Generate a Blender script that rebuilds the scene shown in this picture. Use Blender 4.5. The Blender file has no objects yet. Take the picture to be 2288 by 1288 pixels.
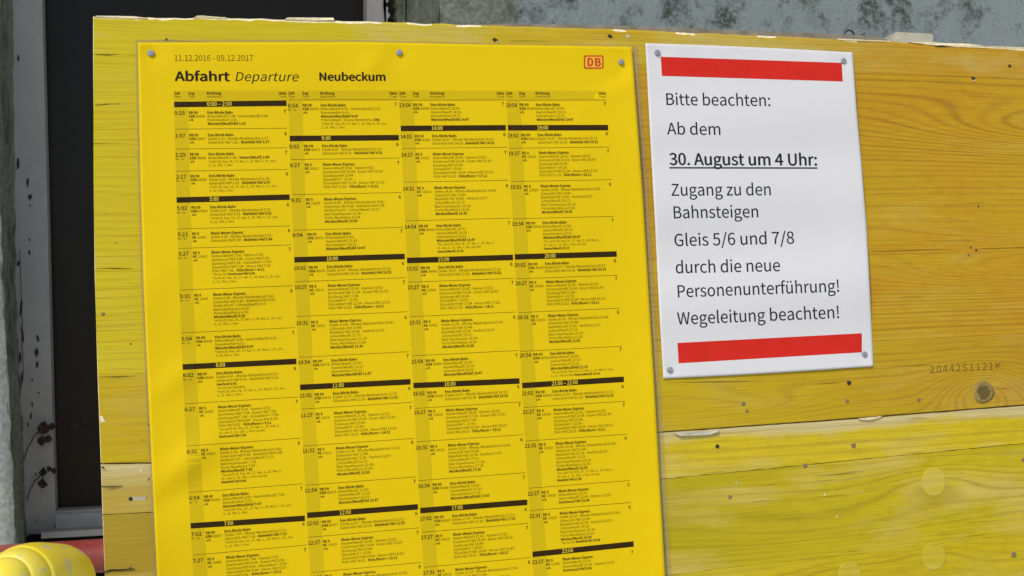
import bpy, math, random, os
import numpy as np
from mathutils import Vector, noise as mnoise

# ------------------------------------------------------------------ camera
C = bpy.context.scene.collection
sc = bpy.context.scene
PW, PH = 2288.0, 1288.0                 # size of the photograph the plans were measured on
FPX = 2660.0
YAW, PITCH, ROLL = 0.2751, 0.0618, -0.0444
EYE = np.array([-0.4864, -0.974, -0.2475])
cy_, sy_, cp_, sp_, cr_, sr_ = math.cos(YAW), math.sin(YAW), math.cos(PITCH), math.sin(PITCH), math.cos(ROLL), math.sin(ROLL)
fw = np.array([sy_ * cp_, cy_ * cp_, sp_]); rt = np.array([cy_, -sy_, 0.0]); up = np.cross(rt, fw)
rt, up = cr_ * rt + sr_ * up, -sr_ * rt + cr_ * up
cam = bpy.data.cameras.new('camera'); cam.sensor_width = 36.0; cam.lens = 36.0 * FPX / PW
cam.clip_start = 0.02; cam.clip_end = 500
co = bpy.data.objects.new('camera', cam); C.objects.link(co)
from mathutils import Matrix
co.matrix_world = Matrix([[rt[0], up[0], -fw[0], EYE[0]], [rt[1], up[1], -fw[1], EYE[1]], [rt[2], up[2], -fw[2], EYE[2]], [0, 0, 0, 1]])
sc.camera = co
cam.dof.use_dof = True; cam.dof.focus_distance = 1.06; cam.dof.aperture_fstop = 26.0

# ------------------------------------------------------------------ light
SUN = np.array([0.70, 0.72, -0.94]); SUN /= np.linalg.norm(SUN)      # direction the light travels
w = bpy.data.worlds.new('World'); sc.world = w; w.use_nodes = True
nt = w.node_tree; bg = nt.nodes['Background']
sky = nt.nodes.new('ShaderNodeTexSky'); sky.sky_type = 'NISHITA'; sky.sun_disc = False
sky.sun_elevation = math.asin(-SUN[2]); sky.sun_rotation = math.atan2(-SUN[0], -SUN[1]) % (2 * math.pi)
nt.links.new(sky.outputs[0], bg.inputs[0]); bg.inputs[1].default_value = 0.15
sl = bpy.data.lights.new('sun', 'SUN'); sl.energy = 2.0; sl.angle = math.radians(0.55); sl.color = (1.0, 0.955, 0.88)
so = bpy.data.objects.new('sun', sl); C.objects.link(so)
so.rotation_euler = Vector(SUN).to_track_quat('-Z', 'Y').to_euler(); so.location = (-3, -3, 4)
sc.view_settings.view_transform = 'Standard'; sc.view_settings.look = 'None'
sc.view_settings.gamma = 1.0; sc.view_settings.exposure = 0.29
try: sc.view_settings.use_curve_mapping = False
except Exception: pass

rng = random.Random(7)

# ------------------------------------------------------------------ survey: plan point -> point at depth y
def at(px, py, Y=0.0):
    """points on the upright plane y=Y that were measured at (px,py); arrays allowed"""
    px = np.asarray(px, float); py = np.asarray(py, float); Y = np.asarray(Y, float)
    d = (fw[None] + ((px.reshape(-1, 1) - PW / 2) / FPX) * rt[None] - ((py.reshape(-1, 1) - PH / 2) / FPX) * up[None])
    t = (Y.reshape(-1) - EYE[1]) / d[:, 1]
    return EYE[None] + d * t[:, None]
def at1(px, py, Y=0.0): return at([px], [py], [Y])[0]
MM = 0.001

# ------------------------------------------------------------------ object helpers
def empty(name, loc, label=None, cat=None, group=None):
    o = bpy.data.objects.new(name, None); C.objects.link(o); o.location = loc; o.empty_display_size = 0.02
    if label: o['label'] = label
    if cat: o['category'] = cat
    if group: o['group'] = group
    return o
def origin(p):
    v = np.zeros(3)
    while p is not None: v += np.array(p.location); p = p.parent
    return v
def mesh_obj(name, verts, faces, mat, parent=None, smooth=False, uvs=None, mats=None, midx=None):
    verts = np.asarray(verts, float)
    loc = np.zeros(3)
    if parent is None:
        loc = np.array([(verts[:, 0].min() + verts[:, 0].max()) / 2, (verts[:, 1].min() + verts[:, 1].max()) / 2, verts[:, 2].min()])
    base = origin(parent) if parent is not None else loc
    me = bpy.data.meshes.new(name)
    me.from_pydata((verts - base).tolist(), [], [tuple(int(i) for i in f) for f in faces])
    for m in (mats or [mat]): me.materials.append(m)
    if midx is not None: me.polygons.foreach_set('material_index', np.asarray(midx, dtype=np.int32))
    if smooth: me.polygons.foreach_set('use_smooth', [True] * len(me.polygons))
    if uvs is not None:
        l = me.uv_layers.new(name='UVMap'); li = np.zeros(len(me.loops), dtype=np.int32); me.loops.foreach_get('vertex_index', li)
        l.data.foreach_set('uv', np.asarray(uvs, float)[li].ravel())
    me.update()
    o = bpy.data.objects.new(name, me); C.objects.link(o)
    if parent is not None: o.parent = parent
    else: o.location = loc
    return o
def tag(o, label=None, cat=None, group=None, kind=None):
    if label: o['label'] = label
    if cat: o['category'] = cat
    if group: o['group'] = group
    if kind: o['kind'] = kind
    return o
def grid_faces(nx, ny, base=0):
    return [(base + j * nx + i, base + (j + 1) * nx + i, base + (j + 1) * nx + i + 1, base + j * nx + i + 1) for j in range(ny - 1) for i in range(nx - 1)]
def box(x0, x1, y0, y1, z0, z1):
    v = [(x, y, z) for x in (x0, x1) for y in (y0, y1) for z in (z0, z1)]
    f = [(0, 1, 3, 2), (4, 6, 7, 5), (0, 4, 5, 1), (2, 3, 7, 6), (0, 2, 6, 4), (1, 5, 7, 3)]
    return v, f
def join(parts):
    V, F = [], []
    for v, f in parts:
        b = len(V); V += [tuple(p) for p in v]; F += [tuple(i + b for i in q) for q in f]
    return V, F
def lathe(profile, center, axis, n=24):
    """profile: list of (radius, height along axis)"""
    a = Vector(axis).normalized(); q = a.to_track_quat('Z', 'Y'); V = []; F = []
    for r, h in profile:
        for k in range(n):
            t = 2 * math.pi * k / n
            V.append(tuple(Vector(center) + q @ Vector((r * math.cos(t), r * math.sin(t), h))))
    for j in range(len(profile) - 1):
        for k in range(n):
            F.append((j * n + k, j * n + (k + 1) % n, (j + 1) * n + (k + 1) % n, (j + 1) * n + k))
    F.append(tuple(range(n - 1, -1, -1))); F.append(tuple((len(profile) - 1) * n + k for k in range(n)))
    return V, F
def tube(pts, rad, n=8):
    pts = [Vector(p) for p in pts]; V = []; F = []
    rads = rad if hasattr(rad, '__len__') else [rad] * len(pts)
    for i, p in enumerate(pts):
        d = (pts[min(i + 1, len(pts) - 1)] - pts[max(i - 1, 0)]).normalized(); q = d.to_track_quat('Z', 'Y')
        for k in range(n):
            t = 2 * math.pi * k / n; V.append(tuple(p + q @ Vector((rads[i] * math.cos(t), rads[i] * math.sin(t), 0))))
    for j in range(len(pts) - 1):
        for k in range(n): F.append((j * n + k, j * n + (k + 1) % n, (j + 1) * n + (k + 1) % n, (j + 1) * n + k))
    F.append(tuple(range(n - 1, -1, -1))); F.append(tuple((len(pts) - 1) * n + k for k in range(n)))
    return V, F

# ------------------------------------------------------------------ materials
class NT:
    def __init__(s, name, rough=0.6, spec=0.3, metal=0.0):
        s.m = bpy.data.materials.new(name); s.m.use_nodes = True; s.t = s.m.node_tree
        s.b = s.t.nodes['Principled BSDF']; s.b.inputs['Roughness'].default_value = rough
        s.b.inputs['Specular IOR Level'].default_value = spec; s.b.inputs['Metallic'].default_value = metal
    def n(s, typ, **kw):
        o = s.t.nodes.new(typ)
        for k, v in kw.items(): setattr(o, k, v)
        return o
    def l(s, a, b): s.t.links.new(a, b)
    def val(s, sock, v):
        if hasattr(v, 'is_output') or isinstance(v, bpy.types.NodeSocket): s.l(v, sock)
        else: sock.default_value = v
    def math(s, op, a, b=0.0, c=0.0, clamp=False):
        o = s.n('ShaderNodeMath', operation=op); o.use_clamp = clamp
        s.val(o.inputs[0], a); s.val(o.inputs[1], b); s.val(o.inputs[2], c); return o.outputs[0]
    def pos(s): return s.n('ShaderNodeNewGeometry').outputs['Position']
    def scaled(s, v, sx, sy, sz, off=(0, 0, 0)):
        o = s.n('ShaderNodeMapping'); s.l(v, o.inputs[0]); o.inputs['Scale'].default_value = (sx, sy, sz); o.inputs['Location'].default_value = off
        return o.outputs[0]
    def noise(s, vec, scale=1.0, detail=2.0, rough=0.5, dist=0.0):
        o = s.n('ShaderNodeTexNoise'); s.l(vec, o.inputs['Vector']); o.inputs['Scale'].default_value = scale
        o.inputs['Detail'].default_value = detail; o.inputs['Roughness'].default_value = rough; o.inputs['Distortion'].default_value = dist
        return o.outputs[0]
    def ramp(s, fac, stops, interp='LINEAR'):
        o = s.n('ShaderNodeValToRGB'); s.l(fac, o.inputs[0]); e = o.color_ramp.elements; o.color_ramp.interpolation = interp
        while len(e) < len(stops): e.new(0.5)
        for k, (p, c) in enumerate(stops):
            e[k].position = p; e[k].color = (c, c, c, 1) if not hasattr(c, '__len__') else (*c, 1)
        return o.outputs[0]
    def mix(s, fac, a, b, mode='MIX'):
        o = s.n('ShaderNodeMix', data_type='RGBA', blend_type=mode); s.val(o.inputs[0], fac)
        for i, v in ((6, a), (7, b)):
            if isinstance(v, tuple): o.inputs[i].default_value = (*v, 1)
            else: s.l(v, o.inputs[i])
        return o.outputs[2]
    def color(s, v):
        if isinstance(v, tuple): s.b.inputs['Base Color'].default_value = (*v, 1)
        else: s.l(v, s.b.inputs['Base Color'])
    def bump(s, h, strength=0.3, dist=0.001):
        o = s.n('ShaderNodeBump'); s.l(h, o.inputs['Height']); o.inputs['Strength'].default_value = strength; o.inputs['Distance'].default_value = dist
        s.l(o.outputs[0], s.b.inputs['Normal']); return o

def simple(name, col, rough=0.6, spec=0.3, var=0.12, scale=60.0, metal=0.0, bump=0.0):
    t = NT(name, rough, spec, metal)
    n = t.noise(t.pos(), scale, 4, 0.6)
    dark = tuple(c * (1 - var) for c in col); light = tuple(min(1, c * (1 + var)) for c in col)
    t.color(t.mix(t.ramp(n, [(0.3, 0.0), (0.7, 1.0)]), dark, light))
    if bump: t.bump(n, bump, 0.001)
    return t.m

def wood(name, base, alt, line, worn, eyes=(), freq=1500.0, warp=0.008, worn_amt=0.3, worn_top=0.0, line_amt=0.6, seed=0.0, tilt=0.0, pale=(), xt=None):
    """eyes: (x,z,rx,rz,amp) lifts in the growth-ring field; rings are level lines of the field"""
    t = NT(name, 0.6, 0.09)
    P = t.pos(); sep = t.n('ShaderNodeSeparateXYZ'); t.l(P, sep.inputs[0]); X, Z = sep.outputs[0], sep.outputs[2]
    low = t.noise(t.scaled(P, 2.2, 1, 9.0, (seed, seed * 1.7, 0)), 1.0, 2, 0.5)
    mid = t.noise(t.scaled(P, 7.0, 1, 40.0, (seed * 2, 1, 0)), 1.0, 2, 0.5)
    f = t.math('ADD', Z, t.math('MULTIPLY', t.math('SUBTRACT', low, 0.5), warp * 4))
    f = t.math('ADD', f, t.math('MULTIPLY', X, tilt))
    f = t.math('ADD', f, t.math('MULTIPLY', t.math('SUBTRACT', mid, 0.5), warp * 0.55))
    for (ex, ez, rx, rz, am) in eyes:
        dx = t.math('DIVIDE', t.math('SUBTRACT', X, ex), rx); dz = t.math('DIVIDE', t.math('SUBTRACT', Z, ez), rz)
        rr = t.math('ADD', t.math('MULTIPLY', dx, dx), t.math('MULTIPLY', dz, dz))
        g = t.math('MULTIPLY', t.math('POWER', 2.71828, t.math('MULTIPLY', rr, -1.0)), am)
        f = t.math('ADD', f, g)
    sparse = t.noise(t.scaled(P, 1.3, 1, 22.0, (seed + 4, 3, 0)), 1.0, 1, 0.5)
    ph = t.math('MULTIPLY', f, freq)
    s1 = t.math('SINE', ph); s2 = t.math('SINE', t.math('MULTIPLY', ph, 0.37))
    ringv = t.math('ADD', t.math('MULTIPLY', s1, 0.40), t.math('MULTIPLY', s2, 0.12))
    ringv = t.math('ADD', ringv, 0.5)
    lines = t.ramp(ringv, [(0.42, 0.0), (0.82, 0.5), (0.95, 1.0)])
    mask = t.ramp(sparse, [(0.30, 0.35), (0.62, 1.0)])
    lines = t.math('MULTIPLY', lines, mask)
    lines = t.math('MULTIPLY', lines, t.ramp(t.math('ADD', X, .55), [(0.1, 0.45), (0.7, 1.0)]))
    streak = t.noise(t.scaled(P, 14.0, 1, 1100.0, (seed, 0, 0)), 1.0, 3, 0.6)
    crack = t.ramp(t.noise(t.scaled(P, 9.0, 1, 420.0, (seed + 9, 0, 0)), 1.0, 2, 0.5, 0.3), [(0.685, 0.0), (0.74, 1.0)])
    toneN = t.noise(t.scaled(P, 3.5, 1, 14.0, (seed + 2, 5, 0)), 1.0, 5, 0.65)
    col = t.mix(t.ramp(toneN, [(0.38, 0.0), (0.60, 1.0)]), base, alt)
    blot = t.noise(t.scaled(P, 60.0, 1, 150.0, (seed + 3, 1, 0)), 1.0, 4, 0.7)
    col = t.mix(t.math('MULTIPLY', t.ramp(blot, [(0.3, 1.0), (0.5, 0.0)]), 0.30), col, tuple(c * .72 for c in base))
    col = t.mix(t.math('MULTIPLY', t.ramp(blot, [(0.5, 0.0), (0.72, 1.0)]), 0.30), col, tuple(min(.9, c * 1.22) for c in alt))
    for q in ([] if not xt else (xt if isinstance(xt, list) else [xt])):
        col = t.mix(t.ramp(t.math('ADD', t.math('MULTIPLY', t.math('SUBTRACT', X, q[1]), 1.0 / (q[2] - q[1])), t.math('MULTIPLY', t.math('SUBTRACT', toneN, .5), .8)), [(0.0, 1.0), (1.0, 0.0)]), col, q[0])
    wn = t.noise(t.scaled(P, 7.0, 1, 26.0, (seed + 7, 2, 0)), 1.0, 4, 0.6, 0.6)
    wf = t.math('MULTIPLY', t.ramp(wn, [(0.50, 0.0), (0.72, 1.0)]), worn_amt)
    if worn_top > 0:
        uv = t.n('ShaderNodeUVMap'); us = t.n('ShaderNodeSeparateXYZ'); t.l(uv.outputs[0], us.inputs[0])
        e = t.math('ADD', us.outputs[1], t.math('MULTIPLY', t.math('SUBTRACT', wn, 0.5), 0.9))
        wf = t.math('MAXIMUM', wf, t.math('MULTIPLY', t.ramp(e, [(0.62, 0.0), (0.86, 1.0)]), worn_top))
    for (ex, ez, rx, rz, am) in pale:
        dx = t.math('DIVIDE', t.math('SUBTRACT', X, ex), rx); dz = t.math('DIVIDE', t.math('SUBTRACT', Z, ez), rz)
        rr = t.math('ADD', t.math('MULTIPLY', dx, dx), t.math('MULTIPLY', dz, dz))
        g = t.math('MULTIPLY', t.math('POWER', 2.71828, t.math('MULTIPLY', rr, -1.0)), am)
        wf = t.math('MAXIMUM', wf, t.math('MULTIPLY', g, t.ramp(wn, [(0.3, 0.3), (0.6, 1.0)])))
    col = t.mix(wf, col, worn)
    col = t.mix(t.math('MULTIPLY', lines, line_amt), col, line)
    col = t.mix(t.math('MULTIPLY', t.ramp(streak, [(0.48, 0.0), (0.75, 1.0)]), 0.42), col, line)
    col = t.mix(t.math('MULTIPLY', t.ramp(streak, [(0.22, 1.0), (0.45, 0.0)]), 0.30), col, (0.66, 0.53, 0.055))
    dark = tuple(c * 0.22 for c in line)
    col = t.mix(t.math('MULTIPLY', crack, 0.45), col, dark)
    sp = t.ramp(t.noise(t.scaled(P, 160.0, 1, 300.0, (seed, 0, 0)), 1.0, 2, 0.5), [(0.73, 0.0), (0.78, 1.0)])
    col = t.mix(t.math('MULTIPLY', sp, 0.45), col, (0.10, 0.075, 0.03))
    t.color(col)
    h = t.math('SUBTRACT', t.math('MULTIPLY', streak, 0.55), t.math('MULTIPLY', crack, 0.9))
    h = t.math('SUBTRACT', h, t.math('MULTIPLY', lines, 0.35))
    t.bump(h, 0.6, 0.0008)
    return t.m

M = {}
def paper_mat(name, col, rough, spec, fibre=0.02):
    t = NT(name, rough, spec); n = t.noise(t.pos(), 900.0, 2, 0.5); l = t.noise(t.pos(), 9.0, 2, 0.5)
    v = t.math('ADD', t.math('MULTIPLY', n, 0.5), t.math('MULTIPLY', l, 0.5))
    t.color(t.mix(v, tuple(c * (1 - fibre) for c in col), tuple(min(1, c * (1 + fibre)) for c in col)))
    t.bump(n, 0.05, 0.0003); return t.m
M['yellow'] = paper_mat('yellow_paper', (0.745, 0.512, 0.0035), 0.5, 0.08, 0.03)
M['band'] = paper_mat('yellow_print_band', (0.61, 0.425, 0.005), 0.5, 0.08, 0.03)
M['white'] = paper_mat('white_paper', (0.685, 0.665, 0.655), 0.65, 0.12)
M['ink'] = simple('black_ink', (0.034, 0.022, 0.007), 0.6, 0.06)
M['ink_small'] = simple('fine_black_ink', (0.06, 0.040, 0.005), 0.6, 0.06)
M['ink_date'] = simple('brown_grey_ink', (0.12, 0.08, 0.008), 0.6, 0.06)
M['bar'] = simple('bar_ink', (0.036, 0.021, 0.006), 0.6, 0.05)
M['bartext'] = simple('yellow_gap_print', (0.75, 0.56, 0.03), 0.5, 0.3)
M['ink_a4'] = simple('notice_ink', (0.022, 0.022, 0.026), 0.6, 0.06)
M['red'] = simple('red_print', (0.62, 0.024, 0.014), 0.6, 0.10, 0.06)
M['logo_red'] = simple('logo_red', (0.52, 0.055, 0.006), 0.5, 0.25, 0.05)
M['logo_fill'] = simple('logo_fill', (0.84, 0.42, 0.03), 0.5, 0.25, 0.05)
M['nail'] = simple('zinc_nail', (0.27, 0.28, 0.32), 0.55, 0.4, 0.3, 900, 0.15)
M['rust'] = simple('dark_nail_hole', (0.045, 0.035, 0.028), 0.8, 0.1)
M['nailgrey'] = simple('sunken_nail_steel', (0.22, 0.165, 0.07), 0.6, 0.3, 0.2, 900)
M['raw'] = simple('raw_broken_wood', (0.84, 0.72, 0.45), 0.7, 0.2, 0.2, 260, 0, 0.5)
M['core'] = simple('panel_core_wood', (0.42, 0.30, 0.12), 0.7, 0.2, 0.3, 120)
M['batten'] = simple('grey_weathered_wood', (0.25, 0.215, 0.16), 0.75, 0.15, 0.25, 90, 0, 0.4)
M['block'] = simple('pale_wood_block', (0.50, 0.46, 0.36), 0.7, 0.2, 0.15, 150, 0, 0.4)
M['wire'] = simple('black_wire', (0.03, 0.025, 0.02), 0.4, 0.5)
M['stamp'] = simple('stamped_mark', (0.16, 0.10, 0.02), 0.7, 0.1)

# ------------------------------------------------------------------ building behind
WALL_Y, WIN_Y = 0.50, 0.72
def wall_mat():
    t = NT('painted_render', 0.85, 0.15); P = t.pos()
    sep = t.n('ShaderNodeSeparateXYZ'); t.l(P, sep.inputs[0])
    big = t.noise(t.scaled(P, 21, 21, 18), 1.0, 5, 0.66, 0.2)
    fine = t.noise(P, 330.0, 3, 0.6); pit = t.noise(P, 130.0, 3, 0.65, 0.4)
    col = t.mix(t.ramp(fine, [(0.3, 0.0), (0.7, 1.0)]), (0.40, 0.435, 0.40), (0.49, 0.53, 0.485))
    # unpainted cement band beside the window opening
    xr = t.math('ADD', sep.outputs[0], t.math('MULTIPLY', t.math('SUBTRACT', pit, 0.5), 0.012))
    band = t.ramp(t.math('MULTIPLY', t.math('SUBTRACT', xr, XB - 0.5), 1.0), [(0.497, 1.0), (0.503, 0.0)])
    cem = t.mix(t.ramp(pit, [(0.35, 0.0), (0.65, 1.0)]), (0.24, 0.25, 0.17), (0.44, 0.45, 0.35))
    left = t.ramp(t.math('ADD', sep.outputs[0], 1.3), [(0.10, 1.0), (0.12, 0.0)])
    lower = t.ramp(t.math('ADD', t.math('MULTIPLY', sep.outputs[2], -1.0), 0.0), [(0.10, 0.0), (0.35, 1.0)])
    col = t.mix(band, col, cem)
    moss = t.math('MULTIPLY', t.ramp(big, [(0.50, 0.0), (0.64, 1.0)]), t.ramp(pit, [(0.36, 0.25), (0.56, 1.0)]))
    col = t.mix(t.math('MULTIPLY', moss, 0.85), col, (0.055, 0.07, 0.035))
    sp = t.ramp(t.noise(P, 210.0, 2, 0.5), [(0.66, 0.0), (0.72, 1.0)])
    col = t.mix(t.math('MULTIPLY', sp, 0.55), col, (0.07, 0.08, 0.045))
    t.color(col)
    h = t.math('ADD', t.math('MULTIPLY', fine, 0.4), pit); h = t.math('SUBTRACT', h, t.math('MULTIPLY', moss, 0.5))
    t.bump(h, 1.0, 0.005); return t.m
XB = at1(1152, 20, WALL_Y)[0]
M['wall'] = wall_mat()
M['frame'] = simple('grey_window_paint', (0.53, 0.49, 0.44), 0.6, 0.2, 0.08, 30, 0, 0.1)
M['framelow'] = simple('pale_grey_window_paint', (0.54, 0.51, 0.475), 0.6, 0.2, 0.12, 40, 0, 0.15)
M['gap'] = simple('dark_gap_shade', (0.012, 0.010, 0.010), 0.8, 0.1)  # near black, for the gaps and the wall shade painted under the sill
M['foam'] = simple('brown_rotten_filler', (0.075, 0.048, 0.022), 0.9, 0.1, 0.5, 130, 0, 0.8)
M['chip'] = simple('bare_dark_wood_under_paint', (0.065, 0.045, 0.052), 0.8, 0.1, 0.4, 300)
M['leaf'] = simple('dried_leaf', (0.075, 0.045, 0.038), 0.7, 0.2, 0.4, 200)
t = NT('dark_pane', 0.3, 0.12); sp_ = t.n('ShaderNodeSeparateXYZ'); t.l(t.pos(), sp_.inputs[0]); mottle = t.noise(t.scaled(t.pos(), 9, 9, 22), 1.0, 4, .6)
t.color(t.mix(t.math('MULTIPLY', t.ramp(t.math('MULTIPLY', sp_.outputs[2], -1.0), [(0.15, 0.0), (0.5, 1.0)]), t.ramp(mottle, [(.3, .2), (.7, 1.0)])), (0.020, 0.0150, 0.0085), (0.055, 0.034, 0.020))); t.bump(t.noise(t.pos(), 12.0, 2, 0.5), 0.05, 0.002); M['pane'] = t.m  # base colour browner towards the bottom, broken up by noise
M['shade_roof'] = simple('shade_roof_brown', (0.30, 0.27, 0.24), 0.7, 0.2, 0.15, 12)

bld = empty('station_building', (0, WALL_Y, -1.4), 'old station building wall with grey-green peeling render and a dark window behind the boards', 'building')
def zx(pts, Y):
    a = [at1(x, y, Y) for x, y in pts]; a.sort(key=lambda p: p[2]); return lambda z: float(np.interp(z, [p[2] for p in a], [p[0] for p in a]))
XLW = zx([(-14, 0), (-6, 300), (1, 600), (17, 900), (30, 1150), (36, 1400)], WALL_Y)     # left edge of the opening in the wall face
XLI = zx([(36, 0), (38, 300), (41, 640), (52, 900), (62, 1150), (66, 1400)], WIN_Y)     # and where it meets the frame
XRI = zx([(890, -300), (890, 300)], WIN_Y)
XR = at1(985, 20, WALL_Y)[0]
def disp(x, z, s, a): return a * (mnoise.noise(Vector((x * s, z * s, 3.1))) + 0.5 * mnoise.noise(Vector((x * s * 2.3, z * s * 2.3, 7.7))))
def wall_sheet(x0f, x1f, z0, z1, step, edge=None):
    nx = max(2, int((x1f(z0) - x0f(z0)) / step)); nz = max(2, int((z1 - z0) / step)); V = []
    for j in range(nz):
        z = z0 + (z1 - z0) * j / (nz - 1)
        for i in range(nx):
            x = x0f(z) + (x1f(z) - x0f(z)) * i / (nx - 1)
            y = WALL_Y - disp(x, z, 38, 0.0035)
            if edge == 'R': y += 0.012 * max(0, 1 - (x1f(z) - x) / 0.014) ** 2
            if edge == 'L': y += 0.012 * max(0, 1 - (x - x0f(z)) / 0.014) ** 2
            V.append((x, y, z))
    return V, grid_faces(nx, nz)
xl = lambda z: XLW(z) + 0.002 * mnoise.noise(Vector((0.3, z * 45, 1)))
xr = lambda z: XR + 0.0025 * mnoise.noise(Vector((8.3, z * 45, 1)))
ZT, ZB = 0.75, -0.62
M['wall_pale'] = simple('pale_rough_render', (0.66, 0.66, 0.57), 0.9, 0.1, 0.28, 170, 0, 0.9)
V, F = wall_sheet(lambda z: -1.25, xl, ZB, ZT, 0.005, 'R')
mesh_obj('wall_face', V, F, M['wall_pale'], bld, True)
V, F = wall_sheet(xr, lambda z: 0.95, ZB, ZT, 0.006, 'L')
mesh_obj('wall_face', V, F, M['wall'], bld, True)
v_, f_ = box(-6, -1.25, WALL_Y, WALL_Y + .35, -1.4, 4.2); mesh_obj('wall_mass', v_, f_, M['wall_pale'], bld)
parts = [box(0.95, 6, WALL_Y, WALL_Y + .35, -1.4, 4.2), box(-1.25, 0.95, WALL_Y, WALL_Y + .35, ZT, 4.2),
         box(-1.25, 0.95, WALL_Y + .003, WALL_Y + .35, -1.4, ZB)]
V, F = join(parts); mesh_obj('wall_mass', V, F, M['wall'], bld)
# reveals: inner sides of the opening
def reveal(xf, xi, z0, z1, sgn):
    nz, ny = 110, 22; V = []
    for j in range(nz):
        z = z0 + (z1 - z0) * j / (nz - 1)
        for i in range(ny):
            y = WALL_Y + 0.010 + (WIN_Y - WALL_Y + 0.05) * i / (ny - 1)
            k_ = (y - WALL_Y) / (WIN_Y - WALL_Y); V.append((xf(z) * (1 - k_) + xi(z) * k_ + sgn * (disp(y + 5, z, 42, 0.003)), y, z))
    return V, grid_faces(ny, nz)
V, F = reveal(xr, XRI, ZB, ZT, 1); mesh_obj('window_reveal', V, F, M['wall'], bld, True)
V, F = reveal(xl, XLI, ZB, ZT, -1); mesh_obj('window_reveal', V, F, M['wall'], bld, True)
# window
win = empty('window', (0, 0, 0)); win.parent = bld
win.location = (0, 0, 0)
def quadstrip(name, pxs, Y, thick, mat, parent):
    """px outline (any polygon, clockwise) as a slab whose front is at depth Y"""
    a = at([p[0] for p in pxs], [p[1] for p in pxs], [Y] * len(pxs)); n = len(pxs)
    V = [tuple(p) for p in a] + [(p[0], p[1] + thick, p[2]) for p in a]
    F = [tuple(range(n))] + [tuple(range(2 * n - 1, n - 1, -1))] + [(i, n + i, n + (i + 1) % n, (i + 1) % n) for i in range(n)]
    return mesh_obj(name, V, F, mat, parent)
fr = quadstrip('frame', [(0, -500), (92, -500), (94, 0), (104, 400), (116, 900), (124, 1142), (1000, 1095), (1000, 1130), (122, 1172), (122, 1400), (-60, 1400)], WIN_Y - 0.035, 0.05, M['frame'], win)
quadstrip('frame', [(820, -500), (857, -500), (857, 1250), (820, 1250)], WIN_Y - 0.035, 0.05, M['frame'], win)
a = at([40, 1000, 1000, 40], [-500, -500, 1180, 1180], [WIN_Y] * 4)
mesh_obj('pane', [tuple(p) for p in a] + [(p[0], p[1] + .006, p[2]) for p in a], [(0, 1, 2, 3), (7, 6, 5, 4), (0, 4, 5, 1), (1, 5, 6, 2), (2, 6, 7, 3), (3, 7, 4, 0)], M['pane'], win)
quadstrip('lower_rail', [(124.5, 1150), (700, 1120), (700, 1160), (124.5, 1186)], WIN_Y - 0.042, 0.03, M['framelow'], win)
quadstrip('rail_groove', [(92, 1183), (700, 1150), (700, 1190), (92, 1225)], WIN_Y - 0.030, 0.02, M['gap'], win)
quadstrip('sill_board', [(92, 1190), (700, 1157), (700, 1172), (92, 1204)], WIN_Y - 0.075, 0.06, M['frame'], win)
quadstrip('sill_gap_shade', [(60, 1200), (700, 1168), (700, 1330), (60, 1400)], WIN_Y - 0.060, 0.03, M['gap'], win)  # sill gap, stretched down as painted shade on the wall below
quadstrip('sash_bead', [(97, 0), (92.5, 0), (92.5, -450), (97, -450)], WIN_Y - 0.012, 0.01, M['frame'], win)
# rotten filler between frame and reveal, with ragged plaster
quadstrip('filler', [(850, -400), (905, -400), (905, 1250), (850, 1250)], WIN_Y - 0.02, 0.05, M['foam'], win)
pts = [(857, -60)]; y = -60
pts += [(862, -40), (866, -10), (868, 4), (856, 10), (868, 18), (866, 26), (872, 34), (865, 45), (870, 60), (864, 110), (871, 180), (864, 260), (870, 400), (862, 700), (868, 1100), (857.5, 1100)]
quadstrip('plaster_edge', pts, WIN_Y - 0.045, 0.02, M['framelow'], win)
pts = [(887, -60), (905, -60), (915, 1100), (886, 1100), (889, 500), (886, 60), (889, 42), (884, 30), (890, 15), (885, 5), (889, -20)]
quadstrip('plaster_edge', pts, WIN_Y - 0.05, 0.03, M['wall'], win)
# flaked spots on the frame
def blob(cx, cy, rx, ry, n=9, seed=0, rot=0.0):
    r = random.Random(seed); out = []
    for k in range(n):
        t_ = -2 * math.pi * k / n; q = 0.6 + 0.55 * r.random(); x_, y_ = rx * q * math.cos(t_), ry * q * math.sin(t_)
        out.append((cx + x_ * math.cos(rot) - y_ * math.sin(rot), cy + x_ * math.sin(rot) + y_ * math.cos(rot)))
    return out
for k, (cx, cy, rx, ry, ro) in enumerate([(40, 366, 3.2, 16, 0), (62, 408, 3.0, 11, 0), (67, 440, 4.0, 8, .1), (68, 460, 2, 3, 0), (66, 535, 2, 4, 0), (66, 565, 2.2, 6, 0), (84, 756, 3, 9, -.4), (82, 788, 5.5, 12, 0), (83, 815, 4, 8, 0),
                                          (72, 850, 1.8, 4, 0), (86, 878, 2.2, 3, 0), (72, 905, 1.6, 7, 0), (69, 930, 2, 9, .1), (62, 950, 2, 6, 0), (47, 690, 3, 20, .1), (50, 745, 2.4, 22, -.1), (45, 800, 2.6, 16, 0), (50, 845, 2.4, 14, 0), (43, 905, 2.2, 10, 0),
                                          (41, 590, 3, 8, 0), (41, 130, 2.5, 7, 0), (154, 1163, 1.8, 1.8, 0), (78, 1165, 1.8, 1.8, 0), (53, 1162, 2, 2, 0), (80, 1060, 1.8, 3, 0)]):
    quadstrip('paint_flake', blob(cx, cy, rx, ry, 9, k, ro), WIN_Y - 0.0362, 0.001, M['chip'], win)
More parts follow.
